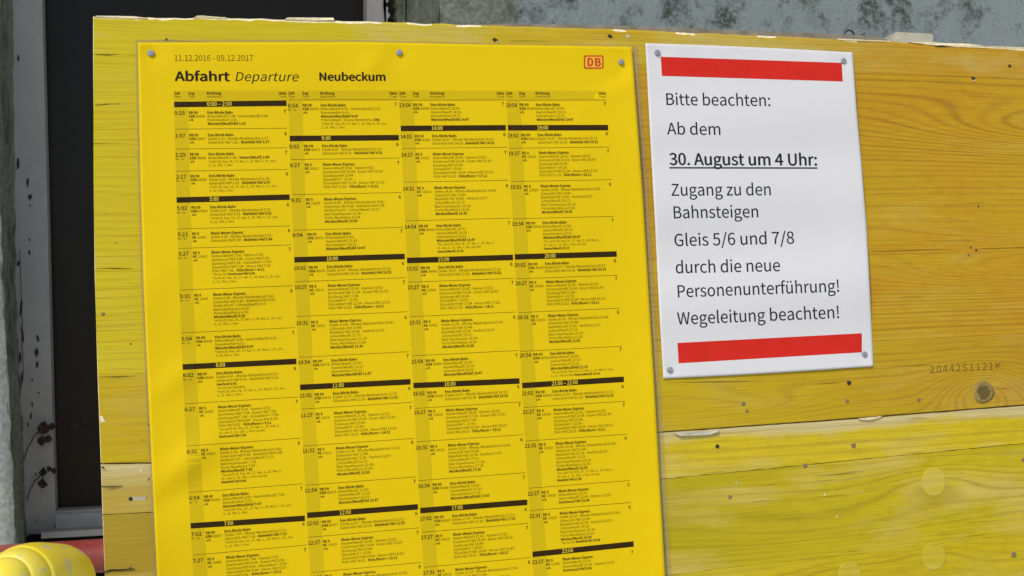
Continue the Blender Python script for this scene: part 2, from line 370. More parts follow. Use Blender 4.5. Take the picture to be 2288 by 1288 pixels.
# unseen overhang, added to keep the wall in shade
rr = -SUN[2] / SUN[1]; E_ = 2.2; H_ = 0.16 + E_ * rr
V, F = join([box(-6, 6, -E_, WALL_Y + .35, H_, H_ + .10), box(-6, 6, -E_ - .03, -E_, H_, H_ + .16)])
mesh_obj('unseen_shade_roof', V, F, M['shade_roof'], bld)
# ground
gm = NT('paving', 0.85, 0.2); n_ = gm.noise(gm.pos(), 40.0, 5, 0.6)
gm.color(gm.mix(n_, (0.40, 0.38, 0.34), (0.54, 0.51, 0.46))); gm.bump(n_, 0.3, 0.01)
tag(mesh_obj('ground', [(-60, -60, -1.4), (60, -60, -1.4), (60, 60, -1.4), (-60, 60, -1.4)], [(0, 1, 2, 3)], gm.m), kind='structure')

# dried ivy on the frame
ivy = empty('dried_ivy', tuple(at1(60, 1040, WIN_Y - .04)), 'dried brown creeper with shrivelled leaves clinging to the grey window frame', 'dried creeper')
def stem(pts, r=0.0007):
    P_ = [tuple(at1(x, y, WIN_Y - .04 + .002 * (k % 2))) for k, (x, y) in enumerate(pts)]
    v, f = tube(P_, r, 6); mesh_obj('stem', v, f, M['leaf'], ivy, True)
stem([(50, 1035), (56, 1020), (62, 1000), (70, 988), (78, 972), (90, 962)])
stem([(60, 1118), (66, 1098), (78, 1075), (92, 1060), (110, 1050)])
stem([(44, 560), (47, 640), (50, 720), (49, 770), (52, 830), (46, 870)], 0.0005)
def leaf(cx, cy, r, seed):
    rr_ = random.Random(seed); pts = []
    for k in range(8):
        t_ = 2 * math.pi * k / 8 + rr_.random() * .3; q = r * (1.0 if k % 2 == 0 else 0.78) * (.8 + .4 * rr_.random()); pts.append((cx + q * math.cos(t_), cy + q * math.sin(t_)))
    a = at([p[0] for p in pts] + [cx], [p[1] for p in pts] + [cy], [WIN_Y - .045 - .006 * rr_.random() for _ in range(9)])
    V = [tuple(p) for p in a] + [(p[0], p[1] + .0006, p[2]) for p in a]
    F = [(k, (k + 1) % 8, 8) for k in range(8)] + [(17, 9 + (k + 1) % 8, 9 + k) for k in range(8)] + [(k, k + 9, 9 + (k + 1) % 8, (k + 1) % 8) for k in range(8)]
    mesh_obj('leaf', V, F, M['leaf'], ivy)
for k, (x, y, r) in enumerate([(97, 957, 17), (94, 985, 13), (108, 980, 9), (116, 953, 9), (96, 1056, 11), (94, 1082, 12), (120, 1053, 8), (110, 1048, 7), (137, 945, 8), (150, 948, 7), (168, 950, 8), (195, 940, 7)]): leaf(x, y, r, k + 3)

# ------------------------------------------------------------------ wooden panels
Tx = [150, 208, 430, 438, 500, 640, 780, 870, 1094, 1409, 1500, 1900, 2100, 2288, 2600]
Ty = [38, 38, 42, 38.5, 41, 45, 48, 50, 58, 67, 72, 89, 100, 109, 126]
def Tt(x): return np.interp(x, Tx, Ty)
def Tj(x): return np.interp(x, [200, 230, 345, 850, 1485, 1880, 2288, 2600], [1036.5, 1035.5, 1034, 1008, 965, 937, 905, 880])
def T2a(x): return np.interp(x, [200, 230, 345, 1490, 1900, 2288, 2600], [1153, 1151, 1146, 1071, 1030, 992, 962])
def T2b(x): return np.interp(x, [200, 345, 1490, 2000, 2288, 2600], [1395, 1388, 1286, 1228, 1192, 1152])
def T2c(x): return np.interp(x, [200, 2600], [1660, 1420])
def Lx(y): return np.interp(y, [0, 38, 400, 700, 1000, 1288, 1700], [207, 208, 208, 213, 224, 234, 252])
def frac(f): return lambda x: Tt(x) * (1 - f) + Tj(x) * f
def plank(top, bot, mat, parent, seed, y0=0.0, gap=0.7, jag=0.6, topjag=0.0, rawtop=False, x1=2560, label=None, step=14, dt=.0012, db=.0012):
    xs = np.arange(0, 1.0001, step / (x1 - 208)); n = len(xs)
    r = random.Random(seed)
    jt = np.array([(r.random() - .5) * 2 * jag for _ in xs]); jb = np.array([(r.random() - .5) * 2 * jag for _ in xs])
    if topjag:
        for k in range(len(xs)): jt[k] += topjag * mnoise.noise(Vector((k * .35, seed, 0))) * 1.5
    yt0, yb0 = top(220), bot(220)
    rows = []  # (px y, px x shift, depth)
    def row(fr_, inset, depth, endinset):
        xl_ = Lx(yt0 * (1 - fr_) + yb0 * fr_) + endinset
        xx = xl_ + (x1 - endinset - xl_) * xs
        yy_t = top(xx) + gap + jt; yy_b = bot(xx) - gap - jb
        yy = yy_t * (1 - fr_) + yy_b * fr_ + inset
        return at(xx, yy, np.full(n, depth + y0)), np.stack([xs, np.full(n, 1 - fr_)], 1)
    bev = 3.6 if rawtop else 1.3
    spec = [(0, 0, .009, 0), (0, 0, dt, 0), (0, bev, 0, 0.9), (.25, 0, 0, 0.9), (.5, 0, 0, 0.9), (.75, 0, 0, 0.9), (1, -1.3, 0, 0.9), (1, 0, db, 0), (1, 0, .009, 0)]
    Vs, U = [], []
    for s in spec:
        a, u = row(*s)
        if rawtop and s[1] == bev:
            for k in range(n): a[k, 2] += (r.random() - .65) * .0011
        Vs.append(a); U.append(u)
    V = np.concatenate(Vs); U = np.concatenate(U)
    F = []; mi = []
    for j in range(len(spec) - 1):
        for i in range(n - 1):
            F.append((j * n + i, (j + 1) * n + i, (j + 1) * n + i + 1, j * n + i + 1)); mi.append(1 if (rawtop and j < 2 and (j == 0 or xs[i] < .27 or xs[i] > .80 or mnoise.noise(Vector((i * .21, 2.2, 0))) > .22)) else 0)
    # left and right end faces
    F.append(tuple(j * n for j in range(len(spec)))[::-1]); mi.append(1)
    F.append(tuple(j * n + n - 1 for j in range(len(spec)))); mi.append(1)
    o = mesh_obj('plank', V, F, None, parent, False, U, [mat, M['raw']], mi)
    if label: o['label'] = label
    return o
def disc(name, px, py, rpx, h, mat, parent, y0=0.0, n=12, dome=0.0, squash=1.0, seed=0, wob=.1):
    c = at1(px, py, y0); e = at1(px + rpx, py, y0); r = np.linalg.norm(e - c); rn = random.Random(seed)
    V = []
    for (q, d) in ((1.0, 0.0005), (1.0, -h * .4), (.95 if h < .0001 else .75, -h), (.35, -h - dome)):
        for k in range(n):
            t_ = 2 * math.pi * k / n; jj = 1 + wob * math.sin(3 * t_ + seed)
            V.append((c[0] + r * q * jj * math.cos(t_), c[1] + d, c[2] + r * q * jj * squash * math.sin(t_)))
    F = [(j * n + k, j * n + (k + 1) % n, (j + 1) * n + (k + 1) % n, (j + 1) * n + k) for j in range(3) for k in range(n)] + [tuple(3 * n + k for k in range(n))]
    return mesh_obj(name, V, F, mat, parent, True)

LIME = (0.56, 0.42, 0.009); LIME2 = (0.45, 0.33, 0.012); WORN = (0.62, 0.46, 0.12); LINE = (0.27, 0.165, 0.02)
OCH = (0.51, 0.262, 0.014); OCH2 = (0.47, 0.215, 0.016)
def wp(px, py): p = at1(px, py, 0.0); return p[0], p[2]
p1 = empty('formwork_panel', tuple(at1(208, 1035, 0.0)), 'upper yellow wooden board panel carrying the timetable and the white notice', 'wooden panel', 'yellow board panels')
p2 = empty('formwork_panel', tuple(at1(234, 1500, 0.0)), 'lower, more worn lime yellow wooden board panel under the long joint', 'wooden panel', 'yellow board panels')
def eye(px, py, rx, ry, am): x, z = wp(px, py); return (x, z, rx * .0004, ry * .0004, am * .0004)
X0, X1 = wp(900, 500)[0], wp(1800, 500)[0]
LT = (0.58, 0.455, 0.016)
m1 = wood('board_wood_top', (0.50, 0.36, 0.06), OCH, LINE, (0.58, 0.46, 0.18), [eye(1150, 60, 900, 60, 8)], 1100, .003, .6, 0, .25, 1.0, xt=(LT, X0, X1))
m2 = wood('board_wood_upper', OCH, (0.51, 0.312, 0.014), (0.29, 0.135, 0.014), WORN, [eye(2420, 290, 460, 60, 130), eye(2330, 520, 420, 26, 40), eye(240, 250, 170, 60, 30)], 1100, .0022, .22, 0, .6, 2.3, xt=(LT, X0 - .1, X0 + .2))
m3 = wood('board_wood_middle', OCH, (0.51, 0.315, 0.015), (0.28, 0.135, 0.014), WORN, [eye(1850, 660, 480, 40, 20), eye(2330, 600, 400, 48, 110), eye(230, 700, 160, 50, 20)], 1150, .0025, .25, 0, .55, 3.1, xt=(LT, X0 - .1, X1))
m4 = wood('board_wood_knotty', (0.46, 0.250, 0.016), (0.48, 0.31, 0.012), (0.29, 0.135, 0.02), (0.56, 0.42, 0.14), [eye(2190, 877, 110, 60, -120), eye(1450, 925, 300, 44, 90), eye(1680, 905, 160, 20, 26)], 900, .003, .25, 0, .45, 4.7, xt=((0.52, 0.37, 0.012), wp(1500, 900)[0], wp(2250, 900)[0]), pale=[eye(2150, 872, 45, 40, 1.4)])
m5 = wood('board_wood_lime', LIME, (0.62, 0.46, 0.02), LINE, (0.60, 0.50, 0.24), [eye(1900, 1050, 500, 60, 10)], 900, .004, .5, 0.95, .35, 5.9, 0, [eye(1600, 985, 300, 22, 2.0)], xt=((0.47, 0.33, 0.05), wp(700, 1100)[0], wp(1200, 1100)[0]))
m6 = wood('board_wood_lime_wavy', (0.47, 0.365, 0.010), (0.57, 0.43, 0.014), (0.25, 0.18, 0.012), WORN, [eye(2087, 1077, 150, 40, -44), eye(1850, 1180, 380, 40, 40)], 900, .006, .8, 0, .40, 6.6, 0, [eye(1730, 1210, 60, 40, .7), eye(1560, 1270, 60, 30, .8)], xt=[((0.44, 0.35, 0.010), wp(1500, 1150)[0], wp(2000, 1150)[0]), ((0.40, 0.275, 0.03), wp(700, 1100)[0], wp(1200, 1100)[0])])
m7 = wood('board_wood_bottom', (0.50, 0.37, 0.012), LIME, (0.26, 0.17, 0.015), WORN, [eye(1898, 1283, 130, 40, -30), eye(2087, 1243, 120, 40, -36)], 850, .006, .5, 0, .38, 7.7)
plank(Tt, frac(.085), m1, p1, 1, 0, .0, .5, 1.6, True, db=.0002)
plank(frac(.085), frac(.57), m2, p1, 2, 0, .03, .2, dt=.00015, db=.00015)
plank(frac(.57), frac(.80), m3, p1, 3, 0.0001, .05, .2, dt=.00015, db=.00015)
plank(frac(.80), Tj, m4, p1, 4, 0, .06, .25, dt=.00015, db=.0010)
plank(Tj, T2a, m5, p2, 5, 0.0012, 1.1, .6, dt=.0014, db=.00015)
plank(T2a, T2b, m6, p2, 6, 0.0011, .06, .4, dt=.00015, db=.00015)
plank(T2b, T2c, m7, p2, 7, 0.0012, .05, .4, dt=.00015)
# core and backing
def slab(name, top, bot, ya, yb, mat, parent, x0=None, x1=2560, n=60, dt=0, db=0):
    xs = np.linspace(0, 1, n)
    rows = []
    for (fn, d, dep) in ((top, dt, yb), (top, dt, ya), (bot, -db, ya), (bot, -db, yb)):
        yy0 = fn(220) + d; xs0 = (Lx(yy0) + 2) if x0 is None else x0
        xx = xs0 + (x1 - xs0) * xs
        rows.append(at(xx, fn(xx) + d, np.full(n, ya)) + np.array([0, dep - ya, 0]))
    V = np.concatenate(rows); F = []
    for j in range(4):
        for i in range(n - 1): F.append((j * n + i, ((j + 1) % 4) * n + i, ((j + 1) % 4) * n + i + 1, j * n + i + 1))
    F.append((0, n, 2 * n, 3 * n)[::-1]); F.append((n - 1, 2 * n - 1, 3 * n - 1, 4 * n - 1))
    return mesh_obj(name, V, F, mat, parent)
slab('core_layer', Tt, Tj, .0085, .027, M['core'], p1, dt=3, db=2)
slab('core_layer', Tj, T2c, .0100, .027, M['core'], p2, dt=2, db=2)
Tb = lambda x: Tt(x) - np.interp(x, [960, 1150, 1500, 1960, 1985], [-6, 7, 9.5, 11, 4])
slab('backing_batten', Tb, lambda x: Tt(x) + 90, .0285, .05, M['batten'], p1, x0=960, x1=1985, dt=0)
# crack ends on the left strip
def sliver(pts, mat, parent, y0, lift, name='splinter'):
    a = at([p[0] for p in pts], [p[1] for p in pts], [y0 - lift - .0006 * math.sin(i * 1.9) for i in range(len(pts))]); n = len(pts)
    V = [tuple(p) for p in a] + [(p[0], y0 + .002, p[2]) for p in a]
    F = [tuple(range(n))] + [(i, n + i, n + (i + 1) % n, (i + 1) % n) for i in range(n)]
    return mesh_obj(name, V, F, mat, parent)
sliver([(1508, 969), (1540, 966.5), (1590, 963.5), (1606, 961), (1604, 966), (1585, 972), (1545, 975), (1520, 975)], M['block'], p2, 0.0, .0012)
sliver([(1918, 936), (1950, 932.5), (1972, 930), (1962, 935), (1945, 938), (1925, 938.5)], M['raw'], p2, 0.0, .0008)
sliver([(432, 41), (441, 35), (455, 35.5), (470, 37), (505, 39), (508, 43), (470, 42)], M['raw'], p1, 0.0, .0003)
sliver([(636, 44), (642, 39.5), (700, 40), (745, 40), (747, 45), (700, 46)], M['raw'], p1, 0.0, .0003)
sliver([(210, 39), (214, 35.5), (260, 36), (300, 37), (330, 41), (280, 41)], M['raw'], p1, 0.0, .0003)
sliver([(223, 931), (229, 930), (236, 943), (226, 944)], M['raw'], p1, 0.0, .0006)
sliver([(1870, 86.5), (1930, 89), (1990, 92), (1990, 94), (1930, 92), (1875, 90)], M['raw'], p1, 0.0, .0003)
sliver([(2030, 94.5), (2080, 94), (2110, 97), (2160, 98), (2200, 103), (2288, 106), (2288, 110), (2160, 106), (2080, 101)], M['raw'], p1, 0.0, .0003)
sliver([(2075, 99.5), (2110, 101.5), (2150, 103.5), (2125, 107), (2095, 105)], M['rust'], p1, 0.0, .00012, 'crack')
sliver([(2045, 98), (2062, 97), (2072, 99), (2060, 100.5)], M['rust'], p1, 0.0, .00012, 'crack')
# cracks in the wood (thin dark fissures)
def crack(pts, w_, parent, mat='rust'):
    up_ = [(x, y - w_ * (1 - abs(2 * i / (len(pts) - 1) - 1) ** 2) - .1) for i, (x, y) in enumerate(pts)]
    dn_ = [(x, y + w_ * (1 - abs(2 * i / (len(pts) - 1) - 1) ** 2) + .1) for i, (x, y) in enumerate(pts)][::-1]
    sliver(up_ + dn_, M[mat], parent, 0.0, .00008 - .0, 'crack')
for pts, w_ in [([(212, 235), (228, 234.5), (245, 232.5), (268, 231.5)], .9), ([(211, 122), (240, 122.5), (270, 122)], .4), ([(225, 1087), (250, 1087.5), (272, 1086)], .6),
                ([(1490, 856), (1600, 853), (1750, 853)], .3), ([(1950, 563), (2060, 559), (2170, 557), (2288, 553)], .5), ([(218, 843), (260, 842), (325, 840)], .4), ([(213, 600), (262, 600), (316, 601)], .5)]: crack(pts, w_, p1)
for pts, w_ in [([(230, 1279), (245, 1275), (270, 1274), (300, 1271)], 1.4)]: crack(pts, w_, p2)
# nail heads and holes in the boards
for k, (x, y, r, mt, pa) in enumerate([(2256, 148, 3.5, 'rust', p1), (1897, 856, 5, 'rust', p1), (1893, 897, 4.5, 'nailgrey', p1), (1661, 903, 5, 'nailgrey', p1), (1669, 919, 4, 'nailgrey', p1), (2053, 894, 4.5, 'nailgrey', p1),
                               (1404, 82, 4.5, 'block', p1), (230, 702, 4.5, 'nailgrey', p1), (2181, 560, 2.5, 'rust', p1), (331, 950, 2.5, 'nailgrey', p1), (292, 769, 2, 'rust', p1), (1603, 998, 4.5, 'rust', p2), (1907, 996, 5.5, 'nailgrey', p2),
                               (1799, 1041, 5, 'nailgrey', p2), (1631, 1111, 4.5, 'nailgrey', p2), (1646, 1079, 2.5, 'block', p2), (2265, 1240, 6, 'nailgrey', p2), (2286, 1028, 4, 'nailgrey', p2), (1843, 1106, 2, 'raw', p2), (1870, 1155, 2, 'raw', p2), (292, 1115, 5, 'rust', p2), (332, 1071, 3, 'nailgrey', p2), (290, 1268, 3, 'nailgrey', p2)]):
    disc('nail_hole' if mt == 'rust' else 'nail_head', x, y, r, .0003, M[mt], pa, 0.0 if pa is p1 else 0.001, 10, 0, .95, k)
# torn nail holes with splinters
def torn(cx, cy, s, parent, seed, pale=True):
    sliver(blob(cx, cy, s, s * .55, 8, seed, .2)[::-1], M['rust'], parent, 0.0, .00022, 'torn_hole')
    if pale: sliver(blob(cx + s * .5, cy + s * .5, s * .5, s * .3, 6, seed + 1, -.4)[::-1], M['raw'], parent, 0.0, .0004)
torn(1106, 90, 8, p1, 11); torn(1362, 81, 7.5, p1, 12, False); torn(2175, 176, 7, p1, 13); torn(2186, 461, 3, p1, 14); torn(2169, 553, 3.5, p1, 15); torn(2165, 570, 2.5, p1, 16); torn(372, 88, 4, p1, 17, False); torn(229, 1045, 4, p2, 18, False)
sliver([(294, 1111), (326, 1110), (328, 1117), (298, 1119)], M['block'], p2, 0.001, .00025)
sliver([(310, 1050), (320, 1049), (322, 1053), (311, 1054)], M['raw'], p2, 0.001, .00025)
# knot
def knot_mat():
    t = NT('knot_wood', 0.6, 0.25); P = t.pos(); cx, cz = wp(2198, 877)
    sep = t.n('ShaderNodeSeparateXYZ'); t.l(P, sep.inputs[0])
    dx = t.math('SUBTRACT', sep.outputs[0], cx); dz = t.math('SUBTRACT', sep.outputs[2], cz)
    r_ = t.math('SQRT', t.math('ADD', t.math('MULTIPLY', dx, dx), t.math('MULTIPLY', dz, dz)))
    r_ = t.math('ADD', r_, t.math('MULTIPLY', t.noise(P, 260.0, 4, .7), .013))
    col = t.ramp(t.math('MULTIPLY', r_, 70.0), [(0.15, (0.14, 0.11, 0.02)), (0.34, (0.22, 0.18, 0.02)), (0.48, (0.11, 0.08, 0.02)), (0.66, (0.16, 0.11, 0.02)), (0.85, (0.09, 0.06, 0.025)), (1.0, (0.28, 0.2, 0.05))])
    t.color(col); t.bump(t.noise(P, 500.0, 3, .6), .8, .001); return t.m
disc('knot', 2198, 877, 23, .0004, knot_mat(), p1, 0.0, 20, -.0003, .95, 2, .06)
plug = wood('plug_wood', (0.53, 0.405, 0.02), (0.57, 0.44, 0.06), (0.42, 0.32, 0.04), (0.62, 0.52, 0.18), [], 900, .004, .6, 0, .35, 11)
for k, (x, y, r) in enumerate([(2087, 1077, 27), (2087, 1243, 26), (1898, 1283, 25)]):
    disc('knot_plug', x, y, r, .00005, plug, p2, 0.0011, 32, 0, 1.03, k, .015)

# ------------------------------------------------------------------ lettering
FD = bpy.utils.system_resource('DATAFILES', path='fonts')
def font(fn):
    try: return bpy.data.fonts.load(os.path.join(FD, fn))     # typefaces that ship inside Blender itself
    except Exception: return None
_f = font('Noto Sans CJK Regular.woff2'); FONTS = {'cal': _f, 'db': _f}
_g = {}
_tmp = bpy.data.curves.new('type', 'FONT'); _to = bpy.data.objects.new('type', _tmp); C.objects.link(_to)
def raw(fk, body, res):
    _tmp.body = body; _tmp.resolution_u = res
    if FONTS.get(fk): _tmp.font = FONTS[fk]
    else: _tmp.font = DEF
    bpy.context.view_layer.update()
    ev = _to.evaluated_get(bpy.context.evaluated_depsgraph_get()); me = ev.to_mesh()
    n = len(me.vertices); co_ = np.zeros(n * 3); me.vertices.foreach_get('co', co_)
    fs = [tuple(p.vertices) for p in me.polygons]; ev.to_mesh_clear()
    return co_.reshape(-1, 3)[:, :2], fs
DEF = _tmp.font
def glyph(fk, ch, res):
    k = (fk, ch, res)
    if k not in _g:
        if (fk, '|') not in _g: _g[(fk, '|')] = raw(fk, '|', 1)[0][:, 0].min(); _g[(fk, 'H')] = raw(fk, 'H', 1)[0][:, 1].max()
        v, f = raw(fk, ch, res) if ch != ' ' else (np.zeros((0, 2)), [])
        a = raw(fk, ch + '|', 1)[0][:, 0].max() - raw(fk, '|', 1)[0][:, 0].max()
        _g[k] = (v / _g[(fk, 'H')], f, a / _g[(fk, 'H')])
    return _g[k]
def setline(s, fk='db', res=1, slant=0.0, squeeze=1.0, track=0.0):
    """-> verts in cap heights (x right, y up), faces, total width"""
    V, F, x, b = [], [], 0.0, 0
    for ch in s:
        v, f, a = glyph(fk, ch, res)
        if len(v):
            q = v.copy(); q[:, 0] = q[:, 0] * squeeze + q[:, 1] * slant + x; V.append(q); F += [tuple(i + b for i in p) for p in f]; b += len(q)
        x += a * squeeze + track
    return (np.concatenate(V) if V else np.zeros((0, 2))), F, x
class Ink:
    """collects print laid on a sheet: plan px -> point on the sheet"""
    def __init__(s): s.V = []; s.F = []; s.n = 0
    def add(s, px, py, faces, sheet, lift):
        P_ = sheet(np.asarray(px, float), np.asarray(py, float), lift); s.V.append(P_); s.F += [tuple(i + s.n for i in f) for f in faces]; s.n += len(P_)
    def build(s, name, mat, parent): return mesh_obj(name, np.concatenate(s.V), s.F, mat, parent) if s.n else None

# ------------------------------------------------------------------ timetable poster
def pl(y): return np.interp(y, [60, 96, 400, 640, 900, 1288, 1760], [307.5, 308, 314, 321, 332.5, 351, 373])
def pr(y): return np.interp(y, [60, 106, 450, 845, 1288, 1760], [1409.5, 1412, 1437, 1461, 1486, 1513])
def slope(y): return 0.017 - 0.085 * (y / 1000.0)
PCX = [(337, 119), (892, 118), (1388, 139)]
def gs(x, y, cx, cy, rx, ry, a=0.0):
    dx, dy = x - cx, y - cy; u = dx * math.cos(a) + dy * math.sin(a); v = -dx * math.sin(a) + dy * math.cos(a)
    return np.exp(-(u / rx) ** 2 - (v / ry) ** 2)
def pdisp(x, y):
    L, R_ = pl(y), pr(y); s = (x - L) / (R_ - L)
    d = 1.9 + 2.4 * np.clip((s - .9) / .1, 0, 1) ** 2 + 0.9 * np.clip((.06 - s) / .06, 0, 1) ** 2
    d = d + 1.1 * np.sin(s * 9.0 + y * .0023) * np.clip((y - 100) / 300, 0, 1) * .6
    d = d + 0.5 * np.sin(y * .0125 + s * 3.0) + 0.35 * np.sin(y * .021 - s * 6.1 + 1.0)
    d = d + 3.0 * gs(x, y, 420, 1035, 75, 34, -0.7) - 1.2 * gs(x, y, 385, 1110, 80, 36, -0.6) + 1.5 * gs(x, y, 395, 845, 70, 28, -0.7)
    d = d + 1.2 * gs(x, y, 350, 640, 40, 60) - 1.0 * gs(x, y, 1380, 160, 45, 45) + 1.0 * gs(x, y, 1380, 200, 70, 22, -.5) + 1.3 * gs(x, y, 830, 150, 26, 40, .8) + .9 * gs(x, y, 560, 640, 180, 40, -.4)
    d = d + .9 * gs(x, y, 1250, 560, 90, 240, .5) + 1.0 * gs(x, y, 1290, 330, 60, 60)
    for (cx, cy) in PCX: d = d - 1.3 * gs(x, y, cx, cy, 28, 28)
    return np.maximum(d, 1.05) * MM
def psheet(x, y, lift=0.0): return at(x, y, -(pdisp(x, y) + lift))
poster = empty('timetable_poster', tuple(at1(330, 1288, -.001)), 'large yellow train departure timetable nailed to the wooden boards', 'timetable')
def sheet_mesh(name, mat, parent, fn, x0, x1, y0f, y1, nx, ny, back, lift=0.0):
    V = []; U = []
    for side in (0, 1):
        for j in range(ny):
            v = j / (ny - 1)
            for_y = y0f(0.0) + (y1 - y0f(0.0)) * v
            s = np.linspace(0, 1, nx); xa, xb = x0(for_y), x1(for_y); xx = xa + (xb - xa) * s
            ytop = y0f(s); yy = ytop + (y1 + slope(y1) * (xx - xa) - ytop) * v
            xx = x0(yy) + (x1(yy) - x0(yy)) * s
            V.append(fn(xx, yy, lift - (back if side else 0)))
    V = np.concatenate(V); N = nx * ny; F = grid_faces(nx, ny) + [tuple(reversed(f)) for f in grid_faces(nx, ny, N)]
    rim = [j * nx for j in range(ny)] + [(ny - 1) * nx + i for i in range(1, nx)] + [j * nx + nx - 1 for j in range(ny - 2, -1, -1)] + [i for i in range(nx - 2, 0, -1)]
    for k in range(len(rim)):
        a_, b_ = rim[k], rim[(k + 1) % len(rim)]; F.append((a_, a_ + N, b_ + N, b_))
    o = mesh_obj(name, V, F, mat, parent, True); o.data.polygons.foreach_set('use_smooth', [i < len(F) - len(rim) for i in range(len(F))]); return o
ptop = lambda s: np.interp(s, [0, .45, .71, 1], [95.5, 94.2, 100, 105])
sheet_mesh('sheet', M['yellow'], poster, psheet, pl, pr, ptop, 1740.0, 170, 230, .00022)
# clear laminate that stands out past the paper
t = NT('clear_laminate', 0.25, 0.5); t.color((0.70, 0.64, 0.46)); tr = t.n('ShaderNodeBsdfTransparent'); tr.inputs[0].default_value = (0.96, 0.95, 0.91, 1)
mx = t.n('ShaderNodeMixShader'); mx.inputs[0].default_value = 0.10; t.l(tr.outputs[0], mx.inputs[1]); t.l(t.b.outputs[0], mx.inputs[2])
t.l(mx.outputs[0], t.t.nodes['Material Output'].inputs['Surface']); M['film'] = t.m
def fsheet(x, y, lift=0.0):
    s = (x - pl(y)) / (pr(y) - pl(y)); return at(x, y, -(np.minimum(pdisp(np.clip(x, pl(y), pr(y)), y) - .0004, .0009 + .0002 * np.sin(y * .02)) * np.where((s > .03) & (s < .97), .0, 1) + .0003 + lift * 1.0))
fl = lambda y: pl(y) - 6.0; frr = lambda y: pr(y) + 13.5
sheet_mesh('laminate_film', M['film'], poster, lambda x, y, l: at(x, y, np.full(np.shape(x), -.00055 - l)), fl, frr, lambda s: ptop(s) - 7 + 5.5 * s, 1745.0, 60, 60, .00015)

def rect_ink(ink, x0, y0, x1, y1, sl0, lift, n=24, sheet=psheet, skew=.045):
    """bar whose left-top is (x0,y0), height y1-y0, following the row direction"""
    xs = np.linspace(x0, x1, n); top = y0 + sl0 * (xs - x0); bot = y1 + sl0 * (xs - x0)
    ink.add(np.concatenate([xs, xs + skew * (y1 - y0)]), np.concatenate([top, bot]), [(i, n + i, n + i + 1, i + 1) for i in range(n - 1)], sheet, lift)
def text_ink(ink, s, x, y, cap, width=None, sl0=0.0, sk=0.05, fk='db', res=2, bold=0.0, slant=0.0, squeeze=1.0, sheet=psheet, lift=.00010, right=False, track=0.0):
    V, F, W_ = setline(s, fk, res, slant, squeeze, track)
    if not len(V): return 0
    fx = cap
    if width is not None: fx = width / W_
    X = V[:, 0] * fx; Y = V[:, 1] * cap
    if right: X = X - W_ * fx
    offs = [(0, 0)] if bold <= 0 else [(0, 0), (bold, 0), (bold * .5, bold * .35), (bold * .5, -bold * .35)]
    for k, (ox, oy) in enumerate(offs):
        XX = X + ox; YY = -(Y + oy)
        ink.add(x + XX + sk * YY, y + YY + sl0 * XX, F, sheet, lift + k * .000008)
    return W_ * fx

def quad(pts, deg=2):
    p = np.polyfit([q[0] for q in pts], [q[1] for q in pts], deg); return lambda y: np.polyval(p, y)
CL = [quad([(234, 389), (447.5, 394), (820.5, 408), (1175.5, 425.6)]), quad([(310, 647), (581, 657.4), (866, 670), (1152, 686)]),
      quad([(287.5, 895), (582.6, 910), (862, 922.5), (1141.4, 939)]), quad([(286, 1134.4), (574.6, 1150.5), (862, 1166), (1239, 1189.7)])]
CR = [quad([(234, 640), (447.5, 647), (820.5, 662), (1175.5, 681)]), quad([(310, 891), (581, 904), (866, 917), (1152, 933.5)]),
      quad([(287.5, 1130), (582.6, 1146), (862, 1160.5), (1141.4, 1177.8)]), quad([(286, 1358.6), (574.6, 1377.7), (862, 1393.7), (1239, 1415.5)])]
SK = .045
# tinted columns behind the departure times and header row
for c in range(4):
    ink = Ink(); ys = np.arange(226, 1330, 12.0); n = 5
    for k in range(len(ys) - 1):
        xs0 = CL[c](ys[k]) + np.linspace(0, 1, n) * 31; xs1 = CL[c](ys[k + 1]) + np.linspace(0, 1, n) * 31
        sl = slope(ys[k]); sl1 = slope(ys[k + 1])
        ink.add(np.concatenate([xs0, xs1]), np.concatenate([ys[k] + sl * (xs0 - xs0[0]), ys[k + 1] + sl1 * (xs1 - xs1[0])]), [(i, n + i, n + i + 1, i + 1) for i in range(n - 1)], psheet, .00004)
    ink.build('tinted_column', M['band'], poster)
    ink = Ink(); x0 = CL[c](212); rect_ink(ink, x0, 203, CR[c](212) + (1 if c == 3 else 5), 225.5, 0.0, .00004); ink.build('column_header_band', M['band'], poster)
# heading
ink = Ink()
text_ink(ink, '11.12.2016 - 09.12.2017', 389, 136.5, 13.0, 177, .0, .03, squeeze=.86); ink.build('validity_dates', M['ink_date'], poster)
ink = Ink(); text_ink(ink, 'Abfahrt', 390, 181, 20.5, 122, .004, .03, res=4, bold=2.6); ink.build('heading', M['ink'], poster)
ink = Ink(); text_ink(ink, 'Departure', 523, 181.5, 20.0, 144, .003, .03, res=4, slant=.2, fk='cal'); ink.build('heading', M['ink'], poster)
ink = Ink(); text_ink(ink, 'Neubeckum', 711, 180.5, 17.5, 151, .003, .03, res=4, bold=2.1); ink.build('station_name', M['ink'], poster)
# railway logo
logo = Ink(); 
def rrect(x0, y0, x1, y1, r, n=5):
    P_ = []
    for (cx, cy, a0) in ((x1 - r, y0 + r, -90), (x1 - r, y1 - r, 0), (x0 + r, y1 - r, 90), (x0 + r, y0 + r, 180)):
        for k in range(n): t_ = math.radians(a0 + 90 * k / (n - 1)); P_.append((cx + r * math.cos(t_), cy + r * math.sin(t_)))
    return P_
o_, i_ = rrect(1304.5, 124, 1348.5, 154.3, 3.5), rrect(1307.6, 127.1, 1345.4, 151.2, 1.5); n = len(o_)
fill = Ink(); fill.add([p[0] for p in i_], [p[1] for p in i_], [tuple(range(n))[::-1]], psheet, .00008)
lg = fill.build('logo', M['logo_fill'], poster)
logo.add([p[0] for p in o_ + i_], [p[1] for p in o_ + i_], [(k, k + n, (k + 1) % n + n, (k + 1) % n) for k in range(n)], psheet, .00012)
logo.build('logo_frame', M['logo_red'], lg)
